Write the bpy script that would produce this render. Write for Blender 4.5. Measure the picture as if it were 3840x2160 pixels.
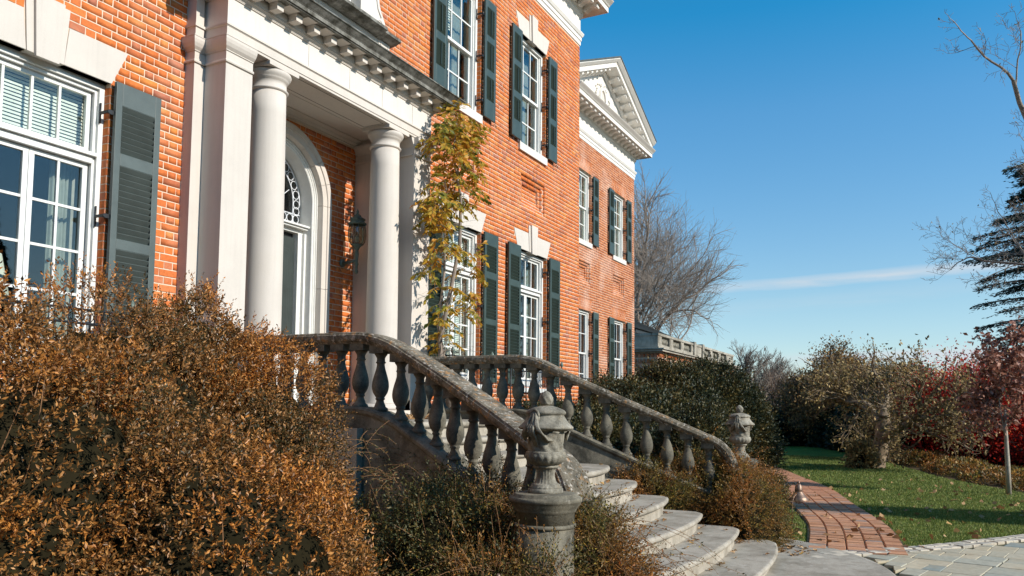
import bpy, math, random
import numpy as np
from mathutils import Vector, Matrix

# ------------------------------------------------------------------ camera, sky, sun
S = bpy.context.scene
for o in list(bpy.data.objects):
    bpy.data.objects.remove(o)
COL = S.collection
F, SH = 3080.0, 227.0
YAW, PIT, ROL = math.radians(62.81), math.radians(4.33), math.radians(0.54)
EYE = Vector((0, -6.3, 0))          # the eye is the height datum: the ground lies 1.46 m below it
fwd = Vector((math.sin(YAW) * math.cos(PIT), math.cos(YAW) * math.cos(PIT), math.sin(PIT)))
r0 = Vector((math.cos(YAW), -math.sin(YAW), 0))
u0 = r0.cross(fwd)
RT = math.cos(ROL) * r0 + math.sin(ROL) * u0
UP = -math.sin(ROL) * r0 + math.cos(ROL) * u0
cam = bpy.data.objects.new('camera', bpy.data.cameras.new('camera'))
COL.objects.link(cam)
cam.matrix_world = Matrix(((RT.x, UP.x, -fwd.x, EYE.x), (RT.y, UP.y, -fwd.y, EYE.y), (RT.z, UP.z, -fwd.z, EYE.z), (0, 0, 0, 1)))
cam.data.sensor_width = 36
cam.data.lens = 36 * F / 3840
cam.data.shift_y = SH / 3840
cam.data.clip_end = 3000
S.camera = cam

SUN_EL, SUN_AZ = math.radians(28), math.radians(2.0)     # azimuth measured from the facade's normal towards +x
sdir = Vector((math.sin(SUN_AZ) * math.cos(SUN_EL), -math.cos(SUN_AZ) * math.cos(SUN_EL), math.sin(SUN_EL)))
W = bpy.data.worlds.new('World'); S.world = W; W.use_nodes = True
wn = W.node_tree.nodes; wl = W.node_tree.links
wn.clear()
wo = wn.new('ShaderNodeOutputWorld'); bg = wn.new('ShaderNodeBackground')
sky = wn.new('ShaderNodeTexSky'); sky.sky_type = 'NISHITA'; sky.sun_disc = False
sky.sun_elevation = SUN_EL
sky.sun_rotation = math.atan2(sdir.x, sdir.y)
sky.altitude = 60; sky.air_density = 1.0; sky.dust_density = 0.25; sky.ozone_density = 4.0
# thin high cloud streaks, fixed in the sky by direction
tc = wn.new('ShaderNodeTexCoord'); sep = wn.new('ShaderNodeSeparateXYZ'); wl.new(tc.outputs['Generated'], sep.inputs[0])
def wmath(op, a, b=None, c=None, clamp=False):
    n = wn.new('ShaderNodeMath'); n.operation = op; n.use_clamp = clamp
    for i, v in enumerate((a, b, c)):
        if v is None: continue
        if isinstance(v, (int, float)): n.inputs[i].default_value = v
        else: wl.new(v, n.inputs[i])
    return n.outputs[0]
az = wmath('ARCTAN2', sep.outputs['X'], sep.outputs['Y'])
el = wmath('ARCSINE', sep.outputs['Z'])
def streak(az0, el0, half_len, half_h, tilt, wob, seed, strength):
    da = wmath('SUBTRACT', az, az0)
    cb = wn.new('ShaderNodeCombineXYZ'); wl.new(wmath('MULTIPLY', da, 9.0), cb.inputs[0]); wl.new(wmath('MULTIPLY', el, 70.0), cb.inputs[1]); cb.inputs[2].default_value = seed
    nz = wn.new('ShaderNodeTexNoise'); nz.inputs['Scale'].default_value = 1.4; nz.inputs['Detail'].default_value = 5; nz.inputs['Roughness'].default_value = .6
    wl.new(cb.outputs[0], nz.inputs['Vector'])
    d = wmath('SUBTRACT', wmath('SUBTRACT', el, el0), wmath('MULTIPLY', da, tilt))
    d = wmath('ADD', d, wmath('MULTIPLY', wmath('SUBTRACT', nz.outputs[0], .5), wob))
    v = wmath('SUBTRACT', 1.0, wmath('POWER', wmath('DIVIDE', wmath('ABSOLUTE', d), half_h), 1.5), clamp=True)
    h = wmath('SUBTRACT', 1.0, wmath('POWER', wmath('DIVIDE', wmath('ABSOLUTE', da), half_len), 2.0), clamp=True)
    return wmath('MULTIPLY', wmath('MULTIPLY', v, h), wmath('MULTIPLY', nz.outputs[0], strength))
def dir_of(px, py):
    v = (RT * (px - 1920) / F - UP * (py - 1080 - SH) / F + fwd).normalized()
    return math.atan2(v.x, v.y), math.asin(v.z)
a1, e1 = dir_of(3260, 1036); a2, e2 = dir_of(3620, 1320); a3, e3 = dir_of(3150, 1120); a4, e4 = dir_of(3700, 1345)
cl = wmath('ADD', streak(a1, e1, .235, .0080, .040, .007, 1.3, 1.35), streak(a2, e2, .22, .007, .02, .02, 5.1, 1.2))
cl = wmath('ADD', cl, streak(a3, e3, .3, .012, .07, .02, 9.7, .22))
cl = wmath('ADD', cl, streak(a4, e4, .24, .012, .0, .02, 2.7, 1.2), clamp=True)
mxw = wn.new('ShaderNodeMixRGB'); wl.new(cl, mxw.inputs[0]); tint = wn.new('ShaderNodeMixRGB'); tint.blend_type = 'MULTIPLY'; tint.inputs[0].default_value = 1; 
tr_ = wn.new('ShaderNodeValToRGB'); wl.new(wmath('DIVIDE', el, math.pi / 2), tr_.inputs[0])      # clear autumn air: whiter low down, deeper blue overhead
_e = tr_.color_ramp.elements
while len(_e) < 5: _e.new(.5)
for e_, (p_, c_) in zip(_e, [(0.0, (.70, .66, .66)), (.083, (.655, .70, .65)), (.22, (.39, .73, .78)), (.29, (.11, .71, .82)), (.6, (.10, .60, .72))]): e_.position = p_; e_.color = (*c_, 1)
wl.new(tr_.outputs[0], tint.inputs[2])
wl.new(sky.outputs[0], tint.inputs[1]); sc_ = wn.new('ShaderNodeVectorMath'); sc_.operation = 'SCALE'; sc_.inputs['Scale'].default_value = 2.0; wl.new(tint.outputs[0], sc_.inputs[0]); wl.new(sc_.outputs[0], mxw.inputs[1]); mxw.inputs[2].default_value = (5.6, 6.1, 6.6, 1)
wl.new(mxw.outputs[0], bg.inputs['Color']); bg.inputs['Strength'].default_value = 0.11
wl.new(bg.outputs[0], wo.inputs[0])

sl = bpy.data.lights.new('sun', 'SUN'); sl.energy = 5.0; sl.angle = math.radians(.5); sl.color = (1.0, .935, .84)
so = bpy.data.objects.new('sun', sl); COL.objects.link(so)
so.rotation_euler = sdir.to_track_quat('Z', 'Y').to_euler()
S.view_settings.view_transform = 'Standard'; S.view_settings.look = 'None'
S.view_settings.gamma = 1; S.view_settings.exposure = 0.12
S.view_settings.use_curve_mapping = False

G = -1.46
rnd = random.Random(7)
rs = np.random.RandomState(11)

# ------------------------------------------------------------------ materials
def newmat(name):
    m = bpy.data.materials.new(name); m.use_nodes = True
    nt = m.node_tree; b = nt.nodes['Principled BSDF']
    return m, nt, b
def N(nt, t, **kw):
    n = nt.nodes.new(t)
    for k, v in kw.items(): setattr(n, k, v)
    return n
def ramp(nt, fac, stops, interp='LINEAR'):
    r = N(nt, 'ShaderNodeValToRGB'); r.color_ramp.interpolation = interp
    el = r.color_ramp.elements
    while len(el) < len(stops): el.new(.5)
    for e, (p, c) in zip(el, stops): e.position = p; e.color = (*c, 1)
    nt.links.new(fac, r.inputs[0]); return r.outputs[0]
def noise(nt, scale, detail=4, rough=.6, vec=None, w=None):
    n = N(nt, 'ShaderNodeTexNoise'); n.inputs['Scale'].default_value = scale; n.inputs['Detail'].default_value = detail
    n.inputs['Roughness'].default_value = rough
    if vec is None:
        g = N(nt, 'ShaderNodeNewGeometry'); vec = g.outputs['Position']
    nt.links.new(vec, n.inputs['Vector']); return n.outputs[0]
def mixc(nt, fac, a, b, mode='MIX'):
    n = N(nt, 'ShaderNodeMixRGB', blend_type=mode)
    for i, v in ((0, fac), (1, a), (2, b)):
        if isinstance(v, (int, float)): n.inputs[i].default_value = v
        elif isinstance(v, tuple): n.inputs[i].default_value = (*v, 1)
        else: nt.links.new(v, n.inputs[i])
    return n.outputs[0]
def bump(nt, b, h, strength=.3, dist=.01):
    n = N(nt, 'ShaderNodeBump'); n.inputs['Strength'].default_value = strength; n.inputs['Distance'].default_value = dist
    nt.links.new(h, n.inputs['Height']); nt.links.new(n.outputs[0], b.inputs['Normal'])
def plain(name, c, rough=.6, spec=.4, var=.12, scale=6, bmp=0, metal=0):
    m, nt, b = newmat(name)
    lo = tuple(x * (1 - var) for x in c); hi = tuple(min(1, x * (1 + var)) for x in c)
    n = noise(nt, scale, 5)
    nt.links.new(ramp(nt, n, [(.3, lo), (.7, hi)]), b.inputs['Base Color'])
    b.inputs['Roughness'].default_value = rough; b.inputs['Specular IOR Level'].default_value = spec; b.inputs['Metallic'].default_value = metal
    if bmp: bump(nt, b, noise(nt, scale * 8, 3), bmp)
    return m
def island(nt):
    return N(nt, 'ShaderNodeNewGeometry').outputs['Random Per Island']
def objrand(nt):
    return N(nt, 'ShaderNodeObjectInfo').outputs['Random']
def pieces(name, stops, per='island', nscale=30, rough=.85, bmp=.35, patch=None, grain=.25, spec=.2):
    """one colour per piece: per island in a joined mesh, per object for single pieces"""
    m, nt, b = newmat(name)
    c = ramp(nt, island(nt) if per == 'island' else objrand(nt), stops)
    n = noise(nt, nscale, 5, .65)
    c = mixc(nt, 1.0, c, ramp(nt, n, [(.25, (1 - grain,) * 3), (.75, (1 + grain * .4,) * 3)]), 'MULTIPLY')
    if patch:
        pn = noise(nt, patch[0], 3, .5)
        c = mixc(nt, ramp(nt, pn, [(patch[2], (0, 0, 0)), (patch[3], (patch[4],) * 3)]), c, patch[1])
    nt.links.new(c, b.inputs['Base Color'])
    b.inputs['Roughness'].default_value = rough; b.inputs['Specular IOR Level'].default_value = spec
    bump(nt, b, n, bmp, .004)
    return m
BR = [(0, (.46, .14, .065)), (.10, (.58, .16, .052)), (.4, (.70, .19, .048)), (.6, (.64, .17, .048)), (.78, (.75, .25, .062)), (.93, (.60, .20, .09)), (1, (.44, .15, .09))]
M = {}
M['brick'] = pieces('brick', BR, 'object', 45, patch=(7, (.62, .33, .20), .56, .8, .45))
M['brickwork'] = pieces('brickwork', BR, 'island', 45, patch=(2.2, (.80, .42, .26), .54, .8, .45))
M['brickpale'] = pieces('brickpale', [(0, (.42, .125, .05)), (.4, (.57, .19, .07)), (.7, (.62, .22, .09)), (1, (.46, .17, .09))], 'island', 40, patch=(1.3, (.72, .47, .36), .5, .72, .55))
M['paver'] = pieces('paver', [(0, (.38, .17, .09)), (.3, (.52, .25, .13)), (.6, (.62, .31, .17)), (.85, (.50, .26, .16)), (.95, (.36, .25, .19)), (1, (.30, .26, .24))], 'object', 25, patch=(5, (.62, .42, .28), .5, .75, .4))
M['paverfar'] = pieces('paverfar', [(0, (.42, .18, .10)), (.5, (.60, .29, .16)), (1, (.50, .26, .16))], 'island', 25)
M['flag'] = pieces('flag', [(0, (.44, .40, .30)), (.3, (.52, .44, .30)), (.5, (.38, .38, .31)), (.7, (.56, .48, .34)), (.9, (.34, .36, .31)), (1, (.28, .31, .28))], 'object', 18, patch=(3, (.40, .31, .19), .5, .72, .5))
M['sett'] = pieces('sett', [(0, (.52, .45, .35)), (.5, (.66, .58, .46)), (1, (.44, .40, .33))], 'object', 25)
M['mortar'] = plain('mortar', (.70, .56, .43), .95, .1, .12, 25, .3)
M['mortardark'] = plain('mortardark', (.13, .12, .07), .95, .1, .3, 12, .3)

def stone(name, base, var=.08, streaky=True, stain=(.42, .36, .27), samt=.25, rough=.75):
    m, nt, b = newmat(name)
    g = N(nt, 'ShaderNodeNewGeometry'); mp = N(nt, 'ShaderNodeMapping'); mp.inputs['Scale'].default_value = (30, 30, 1.2)
    nt.links.new(g.outputs['Position'], mp.inputs['Vector'])
    n1 = noise(nt, 2.2, 6, .65)
    n2 = noise(nt, 1.0, 4, .6, mp.outputs[0])
    n3 = noise(nt, 160, 2)
    lo = tuple(x * (1 - var) for x in base); hi = tuple(min(1, x * (1 + var)) for x in base)
    c = ramp(nt, n1, [(.3, lo), (.7, hi)])
    if streaky: c = mixc(nt, ramp(nt, n2, [(.45, (0, 0, 0)), (.8, (.35,) * 3)]), c, tuple(x * .8 for x in base))
    c = mixc(nt, ramp(nt, n1, [(.55, (0, 0, 0)), (.8, (samt,) * 3)]), c, stain)
    c = mixc(nt, .12, c, ramp(nt, n3, [(.3, (.3,) * 3), (.7, (1,) * 3)]), 'MULTIPLY')
    nt.links.new(c, b.inputs['Base Color']); b.inputs['Roughness'].default_value = rough; b.inputs['Specular IOR Level'].default_value = .25
    bump(nt, b, n3, .15, .002)
    return m
M['limestone'] = stone('limestone', (.63, .57, .505), .06)
M['limewhite'] = stone('limewhite', (.70, .65, .59), .05)
M['paint'] = plain('paint', (.74, .73, .69), .4, .5, .05, 14, .05)
M['frieze'] = plain('frieze', (.72, .68, .62), .55, .4, .06, 3)

def weathered(name, base, dark, light, orange, oamt, scale=5.0, dk=(.38, .62), lt=(.60, .72), rough=.9, bmp=.5, bscale=60):
    m, nt, b = newmat(name)
    n1 = noise(nt, scale, 8, .7); n2 = noise(nt, scale * 3.1, 6, .7); n3 = noise(nt, scale * 1.7 + .3, 7, .75); n4 = noise(nt, 120, 3, .7)
    g = N(nt, 'ShaderNodeNewGeometry'); mp = N(nt, 'ShaderNodeMapping'); mp.inputs['Scale'].default_value = (14, 14, 2)
    nt.links.new(g.outputs['Position'], mp.inputs['Vector']); n5 = noise(nt, 1.0, 5, .6, mp.outputs[0])
    c = mixc(nt, ramp(nt, n1, [(dk[0], (0, 0, 0)), (dk[1], (1, 1, 1))]), base, dark)
    c = mixc(nt, ramp(nt, n5, [(.5, (0, 0, 0)), (.75, (.55,) * 3)]), c, dark)
    c = mixc(nt, ramp(nt, n2, [(lt[0], (0, 0, 0)), (lt[1], (.85,) * 3)]), c, light)
    if oamt: c = mixc(nt, ramp(nt, n3, [(.56, (0, 0, 0)), (.62, (oamt,) * 3)]), c, orange)
    c = mixc(nt, .55, c, ramp(nt, n4, [(.3, (.45,) * 3), (.7, (1.1,) * 3)]), 'MULTIPLY')
    nt.links.new(c, b.inputs['Base Color']); b.inputs['Roughness'].default_value = rough; b.inputs['Specular IOR Level'].default_value = .15
    n6 = noise(nt, bscale, 6, .7)
    bump(nt, b, n6, bmp, .006)
    return m
M['oldstone'] = weathered('oldstone', (.27, .24, .18), (.085, .078, .06), (.40, .36, .29), (.38, .20, .07), .0)
M['baluster'] = weathered('baluster', (.21, .19, .145), (.085, .08, .065), (.32, .29, .23), (.38, .20, .07), .0, 7)
M['railstone'] = weathered('railstone', (.26, .225, .17), (.085, .075, .055), (.58, .53, .46), (.46, .24, .09), .8, 9, lt=(.54, .64))
M['urnstone'] = weathered('urnstone', (.42, .385, .31), (.15, .138, .11), (.56, .53, .46), (.36, .25, .12), .2, 8)
M['parapetstone'] = weathered('parapetstone', (.50, .45, .37), (.24, .215, .17), (.62, .57, .49), (.3, .2, .1), .0, 1.2)
M['stepstone'] = weathered('stepstone', (.47, .42, .345), (.22, .19, .145), (.60, .55, .47), (.36, .28, .16), .12, 2.6, dk=(.42, .72), bmp=.15)
M['leadgrey'] = weathered('leadgrey', (.30, .29, .26), (.075, .07, .055), (.42, .41, .38), (.3, .2, .1), .0, 6)
M['shutter'] = plain('shutter', (.040, .060, .050), .42, .5, .15, 5, .05)
M['shuttersheen'] = plain('shuttersheen', (.085, .105, .098), .45, .5, .15, 5, .1)  # greyer copy of shutter, its grazing sheen put into the base colour
M['door'] = plain('door', (.045, .055, .052), .35, .5, .15, 4)
M['iron'] = plain('iron', (.015, .016, .018), .45, .5, .2, 10)
M['verdigris'] = plain('verdigris', (.12, .16, .13), .6, .5, .35, 30)
M['copper'] = plain('copper', (.26, .17, .12), .4, .5, .5, 25, .2, .5)
M['room'] = plain('room', (.035, .037, .04), .9, .1)
M['blind'] = plain('blind', (.82, .79, .70), .7, .2, .08)
M['curtain'] = plain('curtain', (.30, .31, .27), .8, .1, .2, 8)
M['lead'] = plain('lead', (.75, .77, .80), .3, .5, .1, 10)
def glassmat(name, tint=(.92, .96, .95), refl=.07):
    m, nt, b = newmat(name); nt.nodes.remove(b)
    out = nt.nodes['Material Output']
    tr = N(nt, 'ShaderNodeBsdfTransparent'); tr.inputs[0].default_value = (*tint, 1)
    gl = N(nt, 'ShaderNodeBsdfGlossy'); gl.inputs['Roughness'].default_value = .02
    fr = N(nt, 'ShaderNodeLayerWeight'); fr.inputs[0].default_value = .5
    pw = N(nt, 'ShaderNodeMath', operation='POWER'); pw.inputs[1].default_value = 3.5; nt.links.new(fr.outputs['Facing'], pw.inputs[0])
    ad = N(nt, 'ShaderNodeMath', operation='MULTIPLY_ADD'); ad.use_clamp = True; ad.inputs[1].default_value = .7; ad.inputs[2].default_value = refl
    nt.links.new(pw.outputs[0], ad.inputs[0])
    bp = N(nt, 'ShaderNodeBump'); bp.inputs['Strength'].default_value = .05; bp.inputs['Distance'].default_value = .01
    nt.links.new(noise(nt, 3.0, 2), bp.inputs['Height']); nt.links.new(bp.outputs[0], gl.inputs['Normal'])
    mx = N(nt, 'ShaderNodeMixShader'); nt.links.new(ad.outputs[0], mx.inputs[0]); nt.links.new(tr.outputs[0], mx.inputs[1]); nt.links.new(gl.outputs[0], mx.inputs[2])
    nt.links.new(mx.outputs[0], out.inputs[0]); return m
M['glass'] = glassmat('glass'); M['lampglass'] = glassmat('lampglass', (.6, .62, .55), .1)

def leafmat(name, stops, patch=None, rough=.45, trans=.35, pscale=1.2, spec=.4):
    m, nt, b = newmat(name)
    c = ramp(nt, island(nt), stops)
    if patch:
        pn = noise(nt, pscale, 3, .6)
        c2 = ramp(nt, island(nt), patch)
        c = mixc(nt, ramp(nt, pn, [(.42, (0, 0, 0)), (.58, (1, 1, 1))]), c, c2)
    nt.links.new(c, b.inputs['Base Color']); b.inputs['Roughness'].default_value = rough; b.inputs['Specular IOR Level'].default_value = spec
    out = nt.nodes['Material Output']
    if trans:
        t = N(nt, 'ShaderNodeBsdfTranslucent'); nt.links.new(c, t.inputs[0])
        mx = N(nt, 'ShaderNodeMixShader'); mx.inputs[0].default_value = trans
        nt.links.new(b.outputs[0], mx.inputs[1]); nt.links.new(t.outputs[0], mx.inputs[2]); nt.links.new(mx.outputs[0], out.inputs[0])
    return m
M['bronzeleaf'] = leafmat('bronzeleaf', [(0, (.06, .04, .015)), (.25, (.22, .09, .025)), (.5, (.46, .17, .035)), (.8, (.66, .26, .045)), (1, (.78, .38, .10))],
                          [(0, (.03, .035, .012)), (.4, (.10, .07, .025)), (.68, (.26, .13, .045)), (.9, (.46, .23, .08)), (1, (.60, .33, .13))], .40, .3, 1.1)
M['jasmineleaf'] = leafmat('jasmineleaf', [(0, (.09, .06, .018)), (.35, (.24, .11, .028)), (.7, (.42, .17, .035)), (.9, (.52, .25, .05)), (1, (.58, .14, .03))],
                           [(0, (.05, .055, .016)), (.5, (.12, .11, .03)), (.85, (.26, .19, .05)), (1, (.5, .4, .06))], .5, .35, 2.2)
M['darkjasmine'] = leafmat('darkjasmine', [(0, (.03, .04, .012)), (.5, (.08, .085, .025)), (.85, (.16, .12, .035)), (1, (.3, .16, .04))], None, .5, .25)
M['hollyleaf'] = leafmat('hollyleaf', [(0, (.014, .024, .012)), (.5, (.030, .042, .018)), (.8, (.06, .062, .024)), (1, (.13, .10, .03))],
                         [(0, (.025, .032, .014)), (.5, (.075, .072, .024)), (.85, (.16, .12, .035)), (1, (.26, .17, .05))], .5, .2, 1.4, .35)
M['evergreen'] = leafmat('evergreen', [(0, (.008, .016, .008)), (.6, (.02, .034, .015)), (1, (.045, .058, .02))], None, .5, .1)
M['wisterialeaf'] = leafmat('wisterialeaf', [(0, (.09, .12, .018)), (.45, (.22, .23, .03)), (.75, (.50, .36, .04)), (1, (.62, .36, .04))],
                            [(0, (.30, .22, .03)), (.4, (.66, .44, .05)), (.75, (.70, .34, .04)), (1, (.45, .18, .03))], .5, .45, 2.6)
M['tanleaf'] = leafmat('tanleaf', [(0, (.10, .08, .03)), (.5, (.30, .215, .085)), (.85, (.50, .35, .14)), (1, (.62, .44, .2))], None, .7, .3)
M['rustleaf'] = leafmat('rustleaf', [(0, (.09, .055, .022)), (.5, (.25, .145, .05)), (1, (.44, .25, .09))], None, .7, .25)
M['redleaf'] = leafmat('redleaf', [(0, (.26, .012, .010)), (.5, (.58, .030, .018)), (.85, (.80, .055, .025)), (1, (.85, .14, .04))], None, .6, .45)
M['pinkleaf'] = leafmat('pinkleaf', [(0, (.14, .055, .035)), (.5, (.34, .15, .10)), (1, (.60, .34, .25))], None, .6, .3)
M['goldleaf'] = leafmat('goldleaf', [(0, (.22, .10, .02)), (.5, (.40, .20, .03)), (1, (.50, .30, .05))], None, .6, .35)
M['needle'] = leafmat('needle', [(0, (.006, .018, .014)), (.6, (.014, .036, .028)), (1, (.03, .06, .045))], None, .6, 0)
M['bark'] = plain('bark', (.13, .10, .075), .9, .1, .35, 14, .5)
M['greybark'] = plain('greybark', (.27, .22, .18), .9, .1, .3, 10, .4)
M['twig'] = plain('twig', (.34, .275, .225), .9, .1, .3, 10)
M['palebark'] = plain('palebark', (.40, .35, .28), .8, .2, .25, 16, .3)
M['oldbark'] = plain('oldbark', (.24, .18, .12), .9, .1, .5, 9, .8)
M['stem'] = plain('stem', (.26, .14, .07), .8, .2, .4, 10)
M['deadleaf'] = leafmat('deadleaf', [(0, (.22, .10, .04)), (.5, (.40, .22, .09)), (.8, (.52, .33, .17)), (1, (.50, .26, .05))], None, .7, .2)
M['deadleafobj'] = pieces('deadleafobj', [(0, (.24, .11, .045)), (.4, (.44, .24, .10)), (.7, (.55, .38, .22)), (1, (.52, .28, .05))], 'object', 40)
M['slate'] = plain('slate', (.085, .095, .09), .7, .3, .25, 5, .2)
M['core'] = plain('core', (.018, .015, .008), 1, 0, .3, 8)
M['soil'] = plain('soil', (.055, .042, .028), 1, .05, .4, 6, .5)

def grassmat():
    m, nt, b = newmat('grass')
    n1 = noise(nt, 1.1, 4, .6); n2 = noise(nt, 45, 4, .8); n3 = noise(nt, 7, 5, .7)
    c = ramp(nt, n1, [(.3, (.08, .14, .022)), (.7, (.15, .23, .04))])
    c = mixc(nt, ramp(nt, n3, [(.5, (0, 0, 0)), (.75, (.5,) * 3)]), c, (.12, .125, .035))
    c = mixc(nt, .6, c, ramp(nt, n2, [(.3, (.3,) * 3), (.7, (1.3,) * 3)]), 'MULTIPLY')
    nt.links.new(c, b.inputs['Base Color']); b.inputs['Roughness'].default_value = .9; b.inputs['Specular IOR Level'].default_value = .1
    bump(nt, b, n2, .8, .03); return m
M['grass'] = grassmat()
M['blade'] = leafmat('blade', [(0, (.10, .15, .03)), (.5, (.19, .25, .055)), (.9, (.32, .36, .09)), (1, (.55, .48, .2))], None, .6, .3)
M['woodfloor'] = plain('woodfloor', (.085, .062, .036), 1, .05, .4, 1.5, .5)

# ------------------------------------------------------------------ mesh helpers
class MB:
    def __init__(s): s.v = []; s.f = []; s.sm = []
    def add(s, v, f, smooth=False):
        o = len(s.v); s.v.extend(v); s.f.extend([tuple(i + o for i in q) for q in f]); s.sm.extend([smooth] * len(f)); return s
    def box(s, x0, x1, y0, y1, z0, z1):
        return s.add([(x0, y0, z0), (x1, y0, z0), (x1, y1, z0), (x0, y1, z0), (x0, y0, z1), (x1, y0, z1), (x1, y1, z1), (x0, y1, z1)],
                     [(0, 3, 2, 1), (4, 5, 6, 7), (0, 1, 5, 4), (1, 2, 6, 5), (2, 3, 7, 6), (3, 0, 4, 7)])
    def prism_y(s, poly, y0, y1):
        """polygon in x,z, counter-clockwise seen from -y, extruded in y"""
        n = len(poly)
        v = [(x, y0, z) for x, z in poly] + [(x, y1, z) for x, z in poly]
        f = [tuple(range(n)), tuple(range(2 * n - 1, n - 1, -1))] + [(i, i + n, (i + 1) % n + n, (i + 1) % n) for i in range(n)]
        return s.add(v, f)
    def prism_z(s, poly, z0, z1):
        n = len(poly)
        v = [(x, y, z0) for x, y in poly] + [(x, y, z1) for x, y in poly]
        f = [tuple(range(n - 1, -1, -1)), tuple(range(n, 2 * n))] + [(i, (i + 1) % n, (i + 1) % n + n, i + n) for i in range(n)]
        return s.add(v, f)
    def prof_x(s, prof, x0, x1, caps=True, m0=0, m1=0):
        """profile (y,z) swept along x; m0/m1 mitre: end x shifts by m*(y offset from first point)"""
        n = len(prof); yb = prof[0][0]
        v = [(x0 + m0 * (y - yb), y, z) for y, z in prof] + [(x1 + m1 * (y - yb), y, z) for y, z in prof]
        f = [(i, (i + 1) % n, (i + 1) % n + n, i + n) for i in range(n)]
        if caps: f += [tuple(range(n - 1, -1, -1)), tuple(range(n, 2 * n))]
        return s.add(v, f)
    def lathe(s, prof, cx=0, cy=0, cz=0, n=24, fr=None, smooth=True):
        """prof list (r,z); fr(theta,i)->radius factor"""
        v = []
        for i, (r, z) in enumerate(prof):
            for k in range(n):
                t = 2 * math.pi * k / n; q = r * (fr(t, i) if fr else 1)
                v.append((cx + q * math.cos(t), cy + q * math.sin(t), cz + z))
        f = []
        for i in range(len(prof) - 1):
            for k in range(n):
                a = i * n + k; b2 = i * n + (k + 1) % n
                f.append((a, b2, b2 + n, a + n))
        f.append(tuple(range(n - 1, -1, -1))); f.append(tuple(range((len(prof) - 1) * n, len(prof) * n)))
        return s.add(v, f, smooth)
    def tube(s, pts, rad, n=5, smooth=True, cap=True):
        pts = [Vector(p) for p in pts]; m = len(pts)
        if not hasattr(rad, '__len__'): rad = [rad] * m
        v = []; prev = None
        for i, p in enumerate(pts):
            t = (pts[min(i + 1, m - 1)] - pts[max(i - 1, 0)])
            if t.length < 1e-9: t = Vector((0, 0, 1))
            t.normalize()
            if prev is None:
                a = Vector((0, 0, 1)) if abs(t.z) < .9 else Vector((1, 0, 0))
                u = t.cross(a).normalized()
            else:
                u = (prev - t * prev.dot(t))
                u = u.normalized() if u.length > 1e-6 else t.orthogonal().normalized()
            prev = u; w = t.cross(u)
            for k in range(n):
                an = 2 * math.pi * k / n
                v.append(tuple(p + (u * math.cos(an) + w * math.sin(an)) * rad[i]))
        f = [(i * n + k, i * n + (k + 1) % n, (i + 1) * n + (k + 1) % n, (i + 1) * n + k) for i in range(m - 1) for k in range(n)]
        if cap: f += [tuple(range(n - 1, -1, -1)), tuple(range((m - 1) * n, m * n))]
        return s.add(v, f, smooth)
    def mesh(s, name):
        me = bpy.data.meshes.new(name); me.from_pydata(s.v, [], s.f)
        if any(s.sm): me.polygons.foreach_set('use_smooth', s.sm)
        me.update(); return me
    def obj(s, name, mat, parent=None, bevel=0):
        me = s.mesh(name); return link(name, me, mat, parent, bevel)
def link(name, me, mat, parent=None, bevel=0):
    if mat is not None and not me.materials: me.materials.append(M[mat] if isinstance(mat, str) else mat)
    o = bpy.data.objects.new(name, me); COL.objects.link(o)
    if parent: o.parent = parent; o.matrix_parent_inverse = Matrix.Translation(-parent.location) if parent.parent is None and parent.type == 'EMPTY' else Matrix()
    if bevel:
        b = o.modifiers.new('bevel', 'BEVEL'); b.width = bevel; b.segments = 2; b.limit_method = 'ANGLE'
    return o
def thing(name, label, cat, loc=(0, 0, 0), group=None):
    o = bpy.data.objects.new(name, None); COL.objects.link(o); o.location = loc; o.empty_display_size = .2
    o['label'] = label; o['category'] = cat
    if group: o['group'] = group
    return o
def tag(o, label, cat, group=None, kind=None):
    o['label'] = label; o['category'] = cat
    if group: o['group'] = group
    if kind: o['kind'] = kind
    return o
def struct(o): o['kind'] = 'structure'; return o
def stuff(o): o['kind'] = 'stuff'; return o
def copy_tree(o, parent=None, off=None):
    c = o.copy(); COL.objects.link(c)
    if parent: c.parent = parent
    elif off is not None: c.location = off
    for ch in o.children: copy_tree(ch, c)
    return c

def np_mesh(name, verts, faces, mat, parent=None, smooth=False):
    """verts (n,3), faces (m,k) all the same size"""
    me = bpy.data.meshes.new(name)
    n, m, k = len(verts), len(faces), faces.shape[1]
    me.vertices.add(n); me.vertices.foreach_set('co', np.asarray(verts, dtype=np.float32).ravel())
    me.loops.add(m * k); me.loops.foreach_set('vertex_index', faces.astype(np.int32).ravel())
    me.polygons.add(m); me.polygons.foreach_set('loop_start', (np.arange(m) * k).astype(np.int32))
    me.polygons.foreach_set('loop_total', np.full(m, k, dtype=np.int32))
    if smooth: me.polygons.foreach_set('use_smooth', np.ones(m, dtype=bool))
    me.update(calc_edges=True)
    return link(name, me, mat, parent)

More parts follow.
